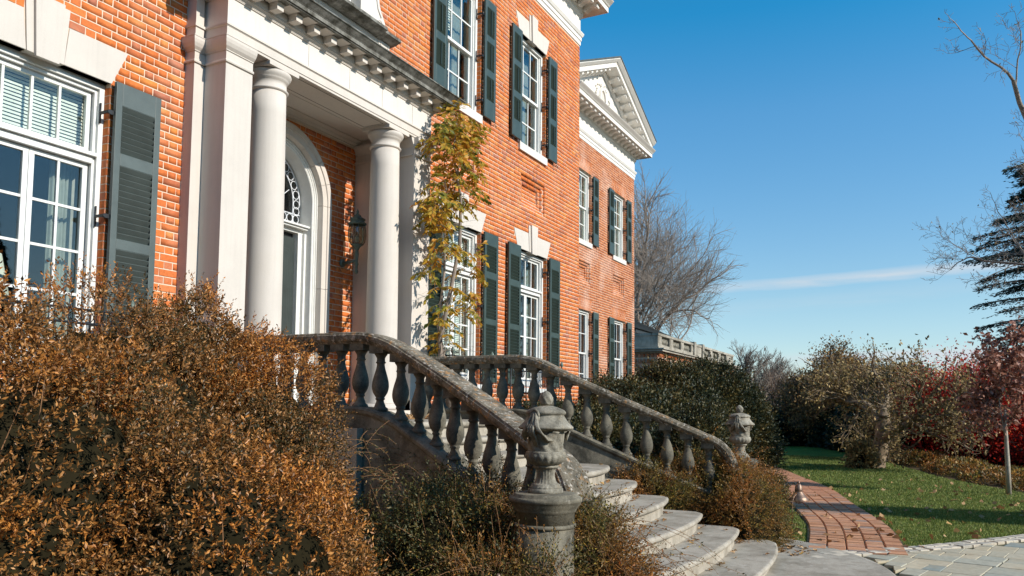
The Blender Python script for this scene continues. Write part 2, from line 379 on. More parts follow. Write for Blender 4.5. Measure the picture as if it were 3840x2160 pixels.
def leaves(name, P, D, size, mat, parent, width=.42, fold=.25, droop=0, rs=rs):
    """P (n,3) leaf bases, D (n,3) leaf directions; each leaf is a folded rhombus of two triangles"""
    n = len(P)
    D = D / (np.linalg.norm(D, axis=1, keepdims=True) + 1e-9)
    R = rs.normal(size=(n, 3)); Sd = np.cross(D, R); Sd /= (np.linalg.norm(Sd, axis=1, keepdims=True) + 1e-9)
    Nn = np.cross(Sd, D)
    L = (size * (0.65 + .7 * rs.rand(n)))[:, None] if not hasattr(size, 'shape') else size[:, None]
    A = P; B = P + D * L * .5 + Sd * L * width * .5 + Nn * L * fold * .3
    C2 = P + D * L - Nn * L * fold * .2; E2 = P + D * L * .5 - Sd * L * width * .5 + Nn * L * fold * .3
    V = np.stack([A, B, C2, E2], 1).reshape(-1, 3)
    i = np.arange(n) * 4
    Fc = np.concatenate([np.stack([i, i + 1, i + 2], 1), np.stack([i, i + 2, i + 3], 1)])
    return stuff(np_mesh(name, V, Fc, mat, parent))

def smooth_noise(P, scale, seed, amp=1.0):
    q = np.random.RandomState(seed); out = np.zeros(len(P))
    for o in range(3):
        for _ in range(4):
            k = q.normal(size=3) * scale * (2 ** o); ph = q.rand() * 6.28
            out += np.sin(P @ k + ph) / (2 ** o) / 4
    return out * amp

def blob_points(blobs, n, seed, rough=.12, scale=3.0, top_bias=0.0, zmin=G + .02, inner=0.0):
    """random points with outward normals on a union of noisy ellipsoids"""
    q = np.random.RandomState(seed)
    area = np.array([(b[3] * b[4] + b[3] * b[5] + b[4] * b[5]) for b in blobs]); cnt = (n * 1.6 * area / area.sum()).astype(int)
    P = []; Nn = []
    for b, c in zip(blobs, cnt):
        d = q.normal(size=(c, 3)); d /= np.linalg.norm(d, axis=1, keepdims=True)
        r = np.array(b[3:6]); cc = np.array(b[:3])
        nn = d / r; nn /= np.linalg.norm(nn, axis=1, keepdims=True)
        f = 1 + rough * smooth_noise(d * r + cc, scale, seed + 5) * 1.6
        depth = 1 - inner * q.rand(c) ** 2
        P.append(cc + d * r * (f * depth)[:, None]); Nn.append(nn)
    P = np.concatenate(P); Nn = np.concatenate(Nn)
    keep = P[:, 2] > zmin
    for b in blobs:
        cc = np.array(b[:3]); r = np.array(b[3:6])
        keep &= (((P - cc) / r) ** 2).sum(1) > (.72 if inner == 0 else .5)
    return P[keep], Nn[keep]

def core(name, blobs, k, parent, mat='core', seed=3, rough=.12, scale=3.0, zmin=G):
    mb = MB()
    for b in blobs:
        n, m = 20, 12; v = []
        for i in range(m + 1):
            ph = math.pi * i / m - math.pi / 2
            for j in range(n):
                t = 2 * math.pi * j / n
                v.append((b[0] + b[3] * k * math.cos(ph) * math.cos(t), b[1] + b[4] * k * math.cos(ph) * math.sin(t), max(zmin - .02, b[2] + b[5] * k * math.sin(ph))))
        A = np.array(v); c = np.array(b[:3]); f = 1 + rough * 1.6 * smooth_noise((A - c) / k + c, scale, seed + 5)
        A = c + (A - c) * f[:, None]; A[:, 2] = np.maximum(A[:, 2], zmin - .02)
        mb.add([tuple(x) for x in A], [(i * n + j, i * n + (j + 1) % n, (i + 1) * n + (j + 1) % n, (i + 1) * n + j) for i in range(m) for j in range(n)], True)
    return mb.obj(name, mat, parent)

def shrub(name, label, cat, blobs, nshoot, per, leaf, mat, seed, cull=None, shoot=.11, rough=.12, scale=3.0, group=None, ck=.86, spread=.55, stems=0, upb=.45, width=.42, zmin=G, inner=.12, part='foliage'):
    t = thing(name, label, cat, (blobs[0][0], blobs[0][1], G), group)
    core('shrub_core', blobs, ck, t, 'core', seed, rough, scale, zmin)  # dark solid core added inside the foliage to block seeing through
    P, Nn = blob_points(blobs, nshoot, seed, rough, scale, zmin=zmin + .02, inner=inner)
    if cull is not None:
        tc_ = np.array(EYE) - P; tc_ /= np.linalg.norm(tc_, axis=1, keepdims=True); kp_ = (Nn * tc_).sum(1) > cull; P, Nn = P[kp_], Nn[kp_]
    q = np.random.RandomState(seed + 1)
    D = Nn + q.normal(size=Nn.shape) * .45; D[:, 2] += upb; D /= np.linalg.norm(D, axis=1, keepdims=True)
    Ls = shoot * (.5 + q.rand(len(P)) ** 2 * 1.3)
    n = len(P)
    tt = np.tile(np.linspace(.05, 1, per), n); PP = np.repeat(P, per, 0); DD = np.repeat(D, per, 0); LL = np.repeat(Ls, per)
    pos = PP + DD * (tt * LL)[:, None]
    out = q.normal(size=DD.shape); out -= DD * (out * DD).sum(1, keepdims=True); out /= np.linalg.norm(out, axis=1, keepdims=True) + 1e-9
    dd = DD * (.35 + .5 * tt)[:, None] + out * spread * 1.3
    leaves(part, pos, dd, leaf, mat, t, width=width, rs=q)
    if stems:
        mb = MB(); idx = q.choice(n, min(stems, n), False)
        for i in idx:
            a = P[i] - D[i] * .15; mb.tube([a, P[i] + D[i] * Ls[i] * 1.0], [.003, .0012], 3, cap=False)
        stuff(mb.obj('stems', 'stem', t))
    return t

# ------------------------------------------------------------------ trees
def tree_mesh(seed, base, direction, length, radius, levels, kids, ratio, spread, wig=.18, up=.1, nseg=4, taper=.6, minr=.004, gravity=0, start=.25, sides=(7, 5, 4, 3, 3, 3, 3), bias=None, rr=.55):
    q = random.Random(seed); mb = MB(); tips = []
    def rnd_perp(t):
        a = Vector((q.gauss(0, 1), q.gauss(0, 1), q.gauss(0, 1))); a -= t * a.dot(t)
        return a.normalized()
    def grow(p, d, L, r, lev):
        pts = [p.copy()]; rads = [r]; d = d.normalized(); cur = p.copy(); ds = []
        for i in range(nseg):
            d = (d + rnd_perp(d) * wig + Vector((0, 0, up - gravity * (lev / levels))) * .5 + (bias * .08 if bias else Vector((0, 0, 0)))).normalized()
            cur = cur + d * (L / nseg); pts.append(cur.copy()); rads.append(max(minr, r * (1 - (1 - taper) * (i + 1) / nseg) if lev < levels else r * (1 - .8 * (i + 1) / nseg))); ds.append(d.copy())
        mb.tube(pts, rads, sides[min(lev, len(sides) - 1)], cap=False)
        if lev >= levels:
            tips.append((pts[-1], d.copy())); tips.append((pts[len(pts) // 2], d.copy())); return
        nk = kids[min(lev, len(kids) - 1)]
        for k in range(nk):
            t = start + (1 - start) * (k + q.random() * .8) / nk if lev > 0 or True else 1
            t = min(t, .999); i = int(t * nseg); fr = t * nseg - i
            bp = pts[i].lerp(pts[i + 1], fr); br = rads[i] + (rads[i + 1] - rads[i]) * fr
            nd = (ds[i] * math.cos(spread) + rnd_perp(ds[i]) * math.sin(spread) * (.7 + .6 * q.random())).normalized()
            grow(bp, nd, L * ratio * (.75 + .5 * q.random()) * (1.15 - .4 * t), br * rr * (.8 + .35 * q.random()), lev + 1)
        grow(pts[-1], (d + rnd_perp(d) * spread * .5).normalized(), L * ratio * .9, rads[-1] * .85, lev + 1)
    grow(Vector(base), Vector(direction), length, radius, 0)
    return mb, tips

def tree_obj(name, label, mb, tips, barkmat, leafm=None, nleaf=0, leaf=.08, jitter=.25, seed=1, group=None, loc=None, blobs=None, cat='tree', width=.55, droop=-.2, thin=1.0):
    lo = loc or mb.v[0]
    t = thing(name, label, cat, lo, group)
    mb.obj('trunk', barkmat, t)
    if leafm and nleaf:
        q = np.random.RandomState(seed)
        T = np.array([tuple(a) for a, b in tips]); Dn = np.array([tuple(b) for a, b in tips])
        if thin < 1:
            kp = q.rand(len(T)) < thin; T = T[kp]; Dn = Dn[kp]
        i = q.randint(0, len(T), nleaf)
        P = T[i] + q.normal(size=(nleaf, 3)) * jitter
        D = Dn[i] * .4 + q.normal(size=(nleaf, 3)); D[:, 2] += droop
        leaves('crown', P, D, leaf, leafm, t, width=width, rs=q)
    return t

# ------------------------------------------------------------------ the mansion
CO, PER = .0712, .296
def brick_rows(x0, x1, z0, z1, holes, cuts=()):
    out = []
    for r in range(int(math.ceil(z0 / CO)), int(z1 / CO)):
        za, zb = r * CO, r * CO + CO - .0122
        zm = (za + zb) / 2
        ivs = [(x0, x1)]
        for h in holes:
            iv = h(zm)
            if iv is None: continue
            new = []
            for a, b in ivs:
                if iv[1] <= a or iv[0] >= b: new.append((a, b)); continue
                if iv[0] - a > .02: new.append((a, iv[0]))
                if b - iv[1] > .02: new.append((iv[1], b))
            ivs = new
        for (cx0, cx1, cz0, cz1) in cuts:
            if cz0 < zm < cz1:
                for cut in (cx0, cx1):
                    new = []
                    for a, b in ivs:
                        if a < cut < b: new += [(a, cut + .0015), (cut + .0055, b)] if cut == cx0 else [(a, cut - .0055), (cut - .0015, b)]
                        else: new.append((a, b))
                    ivs = new
        sh = (PER / 2 if r % 2 else 0) - .02
        for a, b in ivs:
            k = math.floor((a - sh) / PER) - 1
            while True:
                s = sh + k * PER
                if s > b: break
                for (u, w) in ((s, s + .188), (s + .199, s + .285)):
                    ua, wb = max(u, a), min(w, b)
                    if wb - ua > .018: out.append((ua, wb, za, zb))
                k += 1
    return out
def rect(x0, x1, z0, z1): return lambda z: (x0, x1) if z0 < z < z1 else None
def trap(c, hb, ht, z0, z1): return lambda z: (c - (hb + (ht - hb) * (z - z0) / (z1 - z0)), c + (hb + (ht - hb) * (z - z0) / (z1 - z0))) if z0 < z < z1 else None
def unit_brick(seed):
    q = random.Random(seed); mb = MB(); j = lambda a: a + q.uniform(-.018, .018)
    v = [(j(x) , y, j(z)) for z in (-.5, .5) for x, y in ((-.5, -.5), (.5, -.5), (.5, .5), (-.5, .5))]
    mb.add(v, [(0, 3, 2, 1), (4, 5, 6, 7), (0, 1, 5, 4), (1, 2, 6, 5), (2, 3, 7, 6), (3, 0, 4, 7)])
    me = mb.mesh('brick'); return me
BM = [unit_brick(i) for i in range(8)]
def lay(rows, Y, parent, ind=0, name='brick', mat_i='brick', mat_s='brickwork', yoff=None, depth=.045, part='brickwork'):
    q = random.Random(3)
    rows = sorted(rows, key=lambda b: (b[0] + b[1]) ** 2 / 4 + (Y + 6.3) ** 2 + ((b[2] + b[3]) / 2) ** 2)
    vis = [b for b in rows if b[0] > 3.3 and -0.1 < b[2] < 6][:ind] if ind else []
    vs = set(vis)
    for b in vis:
        me = BM[q.randrange(8)]
        if not me.materials: me.materials.append(M[mat_i])
        o = bpy.data.objects.new(name, me); COL.objects.link(o); o.parent = parent; o.matrix_parent_inverse = Matrix.Translation(-parent.location)
        o.location = ((b[0] + b[1]) / 2, Y + depth / 2 - q.uniform(0, .004), (b[2] + b[3]) / 2); o.scale = (b[1] - b[0], depth, b[3] - b[2])
    V = []; n = 0; Fs = []
    for b in rows:
        if b in vs: continue
        yo = Y + (yoff((b[0] + b[1]) / 2, (b[2] + b[3]) / 2) if yoff else 0) - q.uniform(0, .004)
        x0, x1, z0, z1 = b; e = lambda: q.uniform(-.0015, .0015)
        V += [(x0 + e(), yo, z0 + e()), (x1 + e(), yo, z0 + e()), (x1 + e(), yo, z1 + e()), (x0 + e(), yo, z1 + e()),
              (x0, yo + depth, z0), (x1, yo + depth, z0), (x1, yo + depth, z1), (x0, yo + depth, z1)]
        Fs += [(n, n + 1, n + 2, n + 3), (n, n + 4, n + 5, n + 1), (n + 1, n + 5, n + 6, n + 2), (n + 2, n + 6, n + 7, n + 3), (n + 3, n + 7, n + 4, n)]
        n += 8
    if V: return stuff(np_mesh(part, np.array(V), np.array(Fs), mat_s, parent))
def wall_cells(x0, x1, z0, z1, y0, y1, rects):
    xs = sorted({x0, x1, *[min(max(r[i], x0), x1) for r in rects for i in (0, 1)]}); zs = sorted({z0, z1, *[min(max(r[i], z0), z1) for r in rects for i in (2, 3)]})
    mb = MB()
    for i in range(len(xs) - 1):
        run = None
        for k in range(len(zs) - 1):
            cx, cz = (xs[i] + xs[i + 1]) / 2, (zs[k] + zs[k + 1]) / 2
            solid = not any(r[0] < cx < r[1] and r[2] < cz < r[3] for r in rects)
            if solid: run = (run[0], zs[k + 1]) if run else (zs[k], zs[k + 1])
            if (not solid or k == len(zs) - 2) and run:
                mb.box(xs[i], xs[i + 1], y0, y1, run[0], run[1]); run = None
    return mb

man = thing('brick_mansion', 'red brick mansion with stone portico, dark green shutters and pedimented wing', 'building', (7.265, 0, G))
PC = 7.265                                     # the portico's axis
XE = 15.17                                     # east corner of the main block
WL = [(3.98, .60), (10.55, .60), (13.03, .60)]  # ground-floor windows: centre, half width
WU = [(10.52, .56), (12.98, .56)]
ZB = .42
panels = [(10.07, 11.06), (12.53, 13.52)]
holes = [rect(c - h, c + h, ZB - .02, 2.80) for c, h in WL] + [trap(c, h, h + .15, 2.80, 3.125) for c, h in WL] + [rect(c - .19, c + .19, 3.1, 3.27) for c, h in WL]
holes += [rect(c - h, c + h, 4.52, 6.64) for c, h in WU] + [trap(c, h, h + .13, 6.64, 6.945) for c, h in WU] + [rect(c - .18, c + .18, 6.9, 7.10) for c, h in WU]
holes += [rect(5.36, 9.17, -2, 4.2), rect(5.95, 8.60, 4.1, 4.86), rect(6.35, 8.2, 4.8, 7.6)]
LV = []
for a, b in panels:
    for k in range(3): LV.append((a + .085 * k, b - .085 * k, 3.56 + CO * k, 58 * CO - CO * k, k))
def recess(x, z):
    d = 0
    for (x0, x1, z0, z1, k) in LV:
        if x0 < x < x1 and z0 < z < z1: d = max(d, .034 * (k + 1))
    return d
rows = brick_rows(1.0, XE - .004, -.15, 7.49, holes, [l[:4] for l in LV])
lay(rows, -.004, man, 300, yoff=recess)
rects = [(c - h, c + h, ZB, 2.80) for c, h in WL] + [(c - h, c + h, 4.66, 6.64) for c, h in WU] + [(5.81, 8.68, -.3, 3.62), (6.55, 8.0, 4.9, 7.2)] + [(a, b, 3.56, 58 * CO) for a, b in panels]
wl_ = wall_cells(-4, XE - .006, -1.6, 8.6, -.0015, .32, rects)
for (x0, x1, z0, z1, k) in LV:
    y = -.0015 + .034 * (k + 1)
    if k < 2:
        n0, n1, m0, m1 = x0 + .085, x1 - .085, z0 + CO, z1 - CO
        wl_.box(x0, x1, y, .32, z0, m0); wl_.box(x0, x1, y, .32, m1, z1); wl_.box(x0, n0, y, .32, m0, m1); wl_.box(n1, x1, y, .32, m0, m1)
    else: wl_.box(x0, x1, y, .32, z0, z1)
wl_.obj('wall', 'mortar', man)
# east return wall of the main block
ret = [(a, b, c2, d) for a, b, c2, d in brick_rows(0, 2.1, -.15, 7.49, [])]
V = []; Fs = []; n = 0
for a, b, c2, d in ret:
    V += [(XE + .004, a, c2), (XE + .004, b, c2), (XE + .004, b, d), (XE + .004, a, d)]; Fs.append((n, n + 1, n + 2, n + 3)); n += 4
stuff(np_mesh('brickwork', np.array(V), np.array(Fs), 'brickwork', man))
MB().box(XE - .3, XE, .325, 12, -1.6, 8.6).obj('wall', 'mortar', man)
MB().box(-4, XE - .35, 11.6, 12, -1.6, 8.6).obj('wall', 'mortar', man)
# rooms: floors, ceilings and back walls behind the glass
rm = MB()
for z0, z1, xa, xb in ((.3, 3.4, 0, 5.45), (.3, 3.4, 9.05, XE - .4), (4.5, 7.3, 0, XE - .4)):
    rm.box(xa, xb, 3.6, 3.7, z0, z1); rm.box(xa, xb, .33, 3.6, z0 - .1, z0); rm.box(xa, xb, .33, 3.6, z1, z1 + .1)
    for x in (1.5, 5.6, 9.4, 11.8): rm.box(x - .05, x + .05, 1.6, 3.6, z0, z1)
rm.obj('room', 'room', man)
# reveals of brick on the right side of each opening
rv = MB()
q = random.Random(5)
for (c, h), z0, z1 in [(w, ZB, 2.80) for w in WL] + [(w, 4.66, 6.64) for w in WU]:
    for r in range(int(math.ceil(z0 / CO)), int(z1 / CO)):
        rv.box(c + h - .003, c + h + .02, .004, .105, r * CO, r * CO + CO - .0095)
stuff(rv.obj('reveal_bricks', 'brickwork', man))

def lintel(c, hb, ht, z0, z1, kz, kw, y=-.012):
    g = .003
    def w(z): return hb + (ht - hb) * (z - z0) / (z1 - z0)
    kb = kw * .82
    for sgn in (-1, 1):
        p = [(c + sgn * (kb + g), z0), (c + sgn * w(z0), z0), (c + sgn * ht, z1), (c + sgn * (kw + g), z1)]
        if sgn < 0: p = p[::-1]
        MB().prism_y(p, y, .1).obj('voussoir', 'limestone', man, .003)
    k = MB().prism_y([(c - kb, z0 - .004), (c + kb, z0 - .004), (c + kw, kz), (c - kw, kz)], y - .006, .1)
    ko = k.obj('keystone', 'limestone', man, .003)
    MB().prism_y([(c - kb * .62, z0 - .03), (c + kb * .62, z0 - .03), (c + kw * .66, kz + .012), (c - kw * .66, kz + .012)], y - .036, y - .006).obj('raised_panel', 'limestone', ko, .003)
for c, h in WL: lintel(c, h, h + .15, 2.80, 3.125, 3.27, .19)
for c, h in WU: lintel(c, h, h + .13, 6.64, 6.945, 7.10, .18)

def pane(x0, x1, z0, z1, y, parent): MB().box(x0, x1, y, y + .004, z0, z1).obj('pane', 'glass', parent)
def bars(mb, xs, zs, x0, x1, z0, z1, y, w=.011):
    for x in xs: mb.box(x - w, x + w, y - .012, y + .012, z0, z1)
    for z in zs: mb.box(x0, x1, y - .0105, y + .0135, z - w, z + w)
def grid_panes(xe, ze, y, parent):
    for i in range(len(xe) - 1):
        for k in range(len(ze) - 1): pane(xe[i] + .002, xe[i + 1] - .002, ze[k] + .002, ze[k + 1] - .002, y, parent)
def french(c, h, zb, zt, Y=0, blind_low=False, parent=man):
    """tall window: casement pair under a transom light"""
    x0, x1 = c - h, c + h; yf = Y + .07
    f = MB()
    f.box(x0, x0 + .05, yf, yf + .12, zb, zt); f.box(x1 - .05, x1, yf, yf + .12, zb, zt)
    f.box(x0 + .05, x1 - .05, yf, yf + .12, zt - .055, zt)
    f.box(x0 + .05, x0 + .075, yf + .03, yf + .12, zb, zt - .055); f.box(x1 - .075, x1 - .05, yf + .03, yf + .12, zb, zt - .055)
    f.box(x0 + .075, x1 - .075, yf + .03, yf + .12, zt - .085, zt - .055)
    zt1 = 2.165
    f.box(x0 + .075, x1 - .075, yf + .02, yf + .12, 2.085, zt1 - .02)
    f.box(x0 + .05, x1 - .05, yf - .012, yf + .12, zt1 - .02, zt1 + .012)
    f.box(x0, x1, yf - .03, yf + .12, zb - .06, zb); f.box(x0 - .03, x1 + .03, Y - .06, yf - .03, zb - .10, zb - .02)
    W_ = f.obj('window', 'paint', parent, .003)
    s = MB(); ys = yf + .065
    a, b = x0 + .085, x1 - .085
    # transom light, four columns
    s.box(a, b, ys, ys + .035, zt1 + .014, zt1 + .055); s.box(a, b, ys, ys + .035, zt - .125, zt - .087)
    s.box(a, a + .04, ys, ys + .035, zt1 + .055, zt - .125); s.box(b - .04, b, ys, ys + .035, zt1 + .055, zt - .125)
    xe = [a + .04 + (b - a - .08) * i / 4 for i in range(5)]
    for x in xe[1:4]: s.box(x - .011, x + .011, ys + .004, ys + .03, zt1 + .055, zt - .125)
    # casements
    zc = zb + .16
    for (u, w) in ((a, c - .002), (c + .002, b)):
        st = .045
        s.box(u, u + st, ys, ys + .035, zb + .005, 2.08); s.box(w - st, w, ys, ys + .035, zb + .005, 2.08)
        s.box(u + st, w - st, ys, ys + .035, zb + .005, zc); s.box(u + st, w - st, ys, ys + .035, 2.04, 2.08)
    s.obj('sash', 'paint', W_, .002)
    g = MB(); nr = 4
    ze = [zc + (2.04 - zc) * i / nr for i in range(nr + 1)]
    for (u, w) in ((a + .045, c - .047), (c + .047, b - .045)):
        bars(g, [(u + w) / 2], ze[1:-1], u, w, zc, 2.04, ys + .017)
    g.obj('glazing_bars', 'paint', W_)
    for (u, w) in ((a + .045, c - .047), (c + .047, b - .045)):
        grid_panes([u, (u + w) / 2, w], ze, ys + .016, W_)
    grid_panes(xe, [zt1 + .055, zt - .125], ys + .016, W_)
    return W_
def blinds(x0, x1, z0, z1, y, parent, pitch=.028):
    mb = MB(); z = z0
    while z < z1:
        mb.add([(x0, y, z), (x1, y, z), (x1, y + .012, z + pitch * .86), (x0, y + .012, z + pitch * .86)], [(0, 1, 2, 3)]); z += pitch
    mb.box(x0, x1, y - .004, y + .03, z1 - .01, z1 + .03)
    return stuff(mb.obj('blind', 'blind', parent))
def curtain(x0, x1, z0, z1, y, parent, mat='curtain'):
    n = 40; v = []; f = []
    for i in range(n + 1):
        x = x0 + (x1 - x0) * i / n; yy = y + .02 * math.sin(i * 1.3) + .01 * math.sin(i * 2.9)
        v += [(x, yy, z0), (x, yy, z1)]
    f = [(2 * i, 2 * i + 2, 2 * i + 3, 2 * i + 1) for i in range(n)]
    return MB().add(v, f, True).obj('curtain', mat, parent)
w0 = french(3.98, .60, ZB, 2.80)
blinds(3.45, 4.52, 2.17, 2.72, .24, w0, .030)
curtain(4.28, 4.55, .45, 2.2, .32, w0); curtain(3.42, 3.62, .45, 2.2, .32, w0)
w1 = french(10.55, .60, ZB, 2.80)
blinds(10.0, 11.1, 2.17, 2.72, .24, w1); blinds(10.0, 11.1, .45, 2.05, .24, w1)
w2 = french(13.03, .60, ZB, 2.80)
curtain(12.5, 12.62, .45, 2.72, .32, w2); curtain(13.3, 13.56, .45, 2.72, .32, w2)
# table lamp inside the near window
lp = thing('table_lamp', 'cream lamp shade standing inside the near left window', 'lamp', (4.02, .75, .42))
MB().lathe([(.10, .0), (.11, .02), (.03, .06), (.06, .2), (.075, .3), (.03, .42), (.015, .5)], 4.02, .75, .42, 20).obj('base', 'verdigris', lp)
MB().lathe([(.20, .5), (.205, .51), (.135, .86), (.13, .86)], 4.02, .75, .42, 28).obj('lamp_shade', 'blind', lp)

def sash_window(c, h, zb, zt, Y=0, parent=man, cols=3, sill=True, rows=2, low=False):
    x0, x1 = c - h, c + h; yf = Y + .07
    f = MB()
    f.box(x0, x0 + .055, yf, yf + .12, zb, zt); f.box(x1 - .055, x1, yf, yf + .12, zb, zt); f.box(x0 + .055, x1 - .055, yf, yf + .12, zt - .06, zt)
    f.box(x0 + .055, x0 + .08, yf + .03, yf + .12, zb, zt - .06); f.box(x1 - .08, x1 - .055, yf + .03, yf + .12, zb, zt - .06)
    f.box(x0 + .055, x1 - .055, yf - .01, yf + .12, zb, zb + .03)
    W_ = f.obj('window', 'paint', parent, .003)
    if sill: MB().box(x0 - .005, x1 + .005, Y - .045, Y + .07, zb - .14, zb - .002).obj('sill', 'limewhite', parent, .004)
    a, b = x0 + .085, x1 - .085; zm = (zb + zt) / 2 - .005
    s = MB(); g = MB()
    for (u, w, ys) in ((zm - .02, zt - .065, yf + .045), (zb + .032, zm + .02, yf + .085)):
        s.box(a, a + .04, ys, ys + .035, u, w); s.box(b - .04, b, ys, ys + .035, u, w)
        s.box(a + .04, b - .04, ys, ys + .035, u, u + .045); s.box(a + .04, b - .04, ys, ys + .035, w - .045, w)
        xe = [a + .04 + (b - a - .08) * i / cols for i in range(cols + 1)]; ze = [u + .045 + (w - u - .09) * i / rows for i in range(rows + 1)]
        bars(g, xe[1:-1], ze[1:-1], a + .04, b - .04, u + .045, w - .045, ys + .017)
        W_.data.name = 'window'
        grid_panes(xe, ze, ys + .016, W_)
    s.obj('sash', 'paint', W_, .002); g.obj('glazing_bars', 'paint', W_)
    return W_
u1 = sash_window(10.52, .56, 4.66, 6.64); u2 = sash_window(12.98, .56, 4.66, 6.64)
blinds(10.05, 10.62, 5.9, 6.55, .27, u1, .04)
curtain(10.7, 10.98, 4.7, 6.55, .33, u1); curtain(13.2, 13.46, 4.7, 6.55, .33, u2); curtain(12.5, 12.7, 4.7, 6.55, .33, u2)

def shutter(x0, x1, z0, z1, Y, secs, mat, slat_sep, slat_mat=None, pitch=.052, rod=False, side=1, parent=man, hinges=True, tilt_open=False):
    """louvred shutter standing 4 cm off the wall; side=+1: hinged on its left edge"""
    y0, y1 = Y - .078, Y - .042
    st = .062
    f = MB(); f.box(x0, x0 + st, y0, y1, z0, z1); f.box(x1 - st, x1, y0, y1, z0, z1)
    zc = z0
    for a, b in secs:
        f.box(x0 + st, x1 - st, y0, y1, zc, a); zc = b
    f.box(x0 + st, x1 - st, y0, y1, zc, z1)
    so_ = f.obj('shutter', mat, parent, .003)
    L = x1 - x0 - 2 * st
    an = math.radians(-50)
    sm = MB(); d = .030; ym = (y0 + y1) / 2
    # a slat: a thin board tilted so that its outer edge is low
    t = .004
    c0, s0 = math.cos(an), math.sin(an)
    prof = [(-d * c0 - t * s0, -d * s0 + t * c0), (-d * c0 + t * s0, -d * s0 - t * c0), (d * c0 + t * s0, d * s0 - t * c0), (d * c0 - t * s0, d * s0 + t * c0)]
    sm.prof_x(prof, 0, L)
    me = None if not slat_sep else sm.mesh('slat')
    if me: me.materials.append(M[mat])
    joined = MB()
    for a, b in secs:
        n = max(1, int((b - a) / pitch)); p = (b - a) / n
        for i in range(n):
            z = a + p * (i + .5)
            if slat_sep:
                o = bpy.data.objects.new('slat', me); COL.objects.link(o); o.parent = so_; o.location = (x0 + st, ym, z)
            else: joined.prof_x([(ym + u, z + w) for u, w in prof], x0 + st, x1 - st)
        if rod: joined.box((x0 + x1) / 2 - .006, (x0 + x1) / 2 + .006, y0 - .016, y0 - .004, a + .03, b - .03)
    if joined.v: stuff(joined.obj('slats', mat, so_))
    hx = x0 if side > 0 else x1
    for z in (z0 + .25, (z0 + z1) / 2, z1 - .28):
        hm = MB()
        hm.box(hx - .045 if side > 0 else hx - .01, hx + .01 if side > 0 else hx + .045, y1 - .012, y1 + .004, z - .018, z + .018)
        hm.tube([(hx - side * .05, Y + .058, z - .09), (hx - side * .05, Y + .058, z + .09)], .008, 6)
        hm.box(hx - side * .05 - .006, hx - side * .05 + .006, Y - .055, Y + .06, z - .012, z + .012)
        hm.obj('hinge', 'iron', so_)
    # holdback scroll under the free corner
    fx = x1 - .04 if side > 0 else x0 + .04
    pts = [(fx, Y, z0 - .05), (fx, Y - .09, z0 - .05), (fx, Y - .092, z0 + .02)]
    hb = MB().tube(pts, .004, 5); sp = [(fx + side * (.03 + .022 * (1 - i / 12) * math.cos(i * .75)), Y - .092, z0 - .07 + .022 * (1 - i / 12) * math.sin(i * .75)) for i in range(12)]
    hb.tube([(fx, Y - .09, z0 - .05)] + sp, .0035, 5); hb.obj('holdback', 'iron', so_)
    return so_
LS = [(.50, .86), (.90, 1.355), (1.44, 2.08), (2.20, 2.62)]
LS = [(.52, 1.355), (1.445, 2.085), (2.195, 2.615)]
shutter(4.585, 5.045, .44, 2.815, 0, LS, 'shuttersheen', True, side=1)
shutter(2.92, 3.37, .44, 2.815, 0, LS, 'shuttersheen', False, side=-1)
shutter(9.50, 9.945, .44, 2.815, 0, LS, 'shutter', True, side=-1)
shutter(11.155, 11.60, .44, 2.815, 0, LS, 'shutter', True, side=1)
shutter(11.98, 12.425, .44, 2.815, 0, LS, 'shutter', True, side=-1)
shutter(13.635, 14.08, .44, 2.815, 0, LS, 'shutter', True, side=1)
US = [(4.96, 5.34), (5.46, 5.91), (6.02, 6.48)]
shutter(9.59, 9.955, 4.66, 6.61, 0, US, 'shutter', False, rod=True, side=-1, pitch=.045)
shutter(11.085, 11.45, 4.66, 6.61, 0, US, 'shutter', False, rod=True, side=1, pitch=.045)
shutter(12.05, 12.415, 4.66, 6.61, 0, US, 'shutter', False, rod=True, side=-1, pitch=.045)
shutter(13.545, 13.91, 4.66, 6.61, 0, US, 'shutter', False, rod=True, side=1, pitch=.045)

# ---- main cornice along the top of the block
def classical(x0, x1, Y, zb, parent, left_ret=None, right_ret=True, mod_sp=.40, stuffmods=False):
    m = 1
    fz = MB()
    fz.prof_x([(Y - .02, zb), (Y - .02, zb + .09), (Y - .035, zb + .095), (Y - .035, zb + .17), (Y - .05, zb + .18), (Y - .075, zb + .235), (Y - .075, zb + .255), (Y + .04, zb + .255), (Y + .04, zb)], x0, x1 + .02, m1=-m if right_ret else 0)
    fz.prof_x([(Y - .015, zb + .255), (Y - .015, zb + .58), (Y + .04, zb + .58), (Y + .04, zb + .255)], x0, x1 + .015)
    fz.obj('frieze', 'frieze', parent)
    bd = MB().prof_x([(Y - .02, zb + .58), (Y - .03, zb + .60), (Y - .06, zb + .63), (Y - .06, zb + .66), (Y - .10, zb + .70), (Y - .10, zb + .72), (Y + .04, zb + .72), (Y + .04, zb + .58)], x0, x1 + .06, m1=0)
    bd.obj('bed_moulding', 'frieze', parent)
    zs = zb + .80
    cr = MB().prof_x([(Y - .46, zs), (Y - .46, zs + .11), (Y - .48, zs + .115), (Y - .50, zs + .14), (Y - .57, zs + .20), (Y - .585, zs + .22), (Y + .3, zs + .235), (Y + .3, zs)], x0, x1 + .46)
    cr.obj('cornice', 'frieze', parent)
    MB().box(x0, x1 + .10, Y - .10, Y + .2, zb + .72, zs).obj('cornice_back', 'frieze', parent)
    return zs
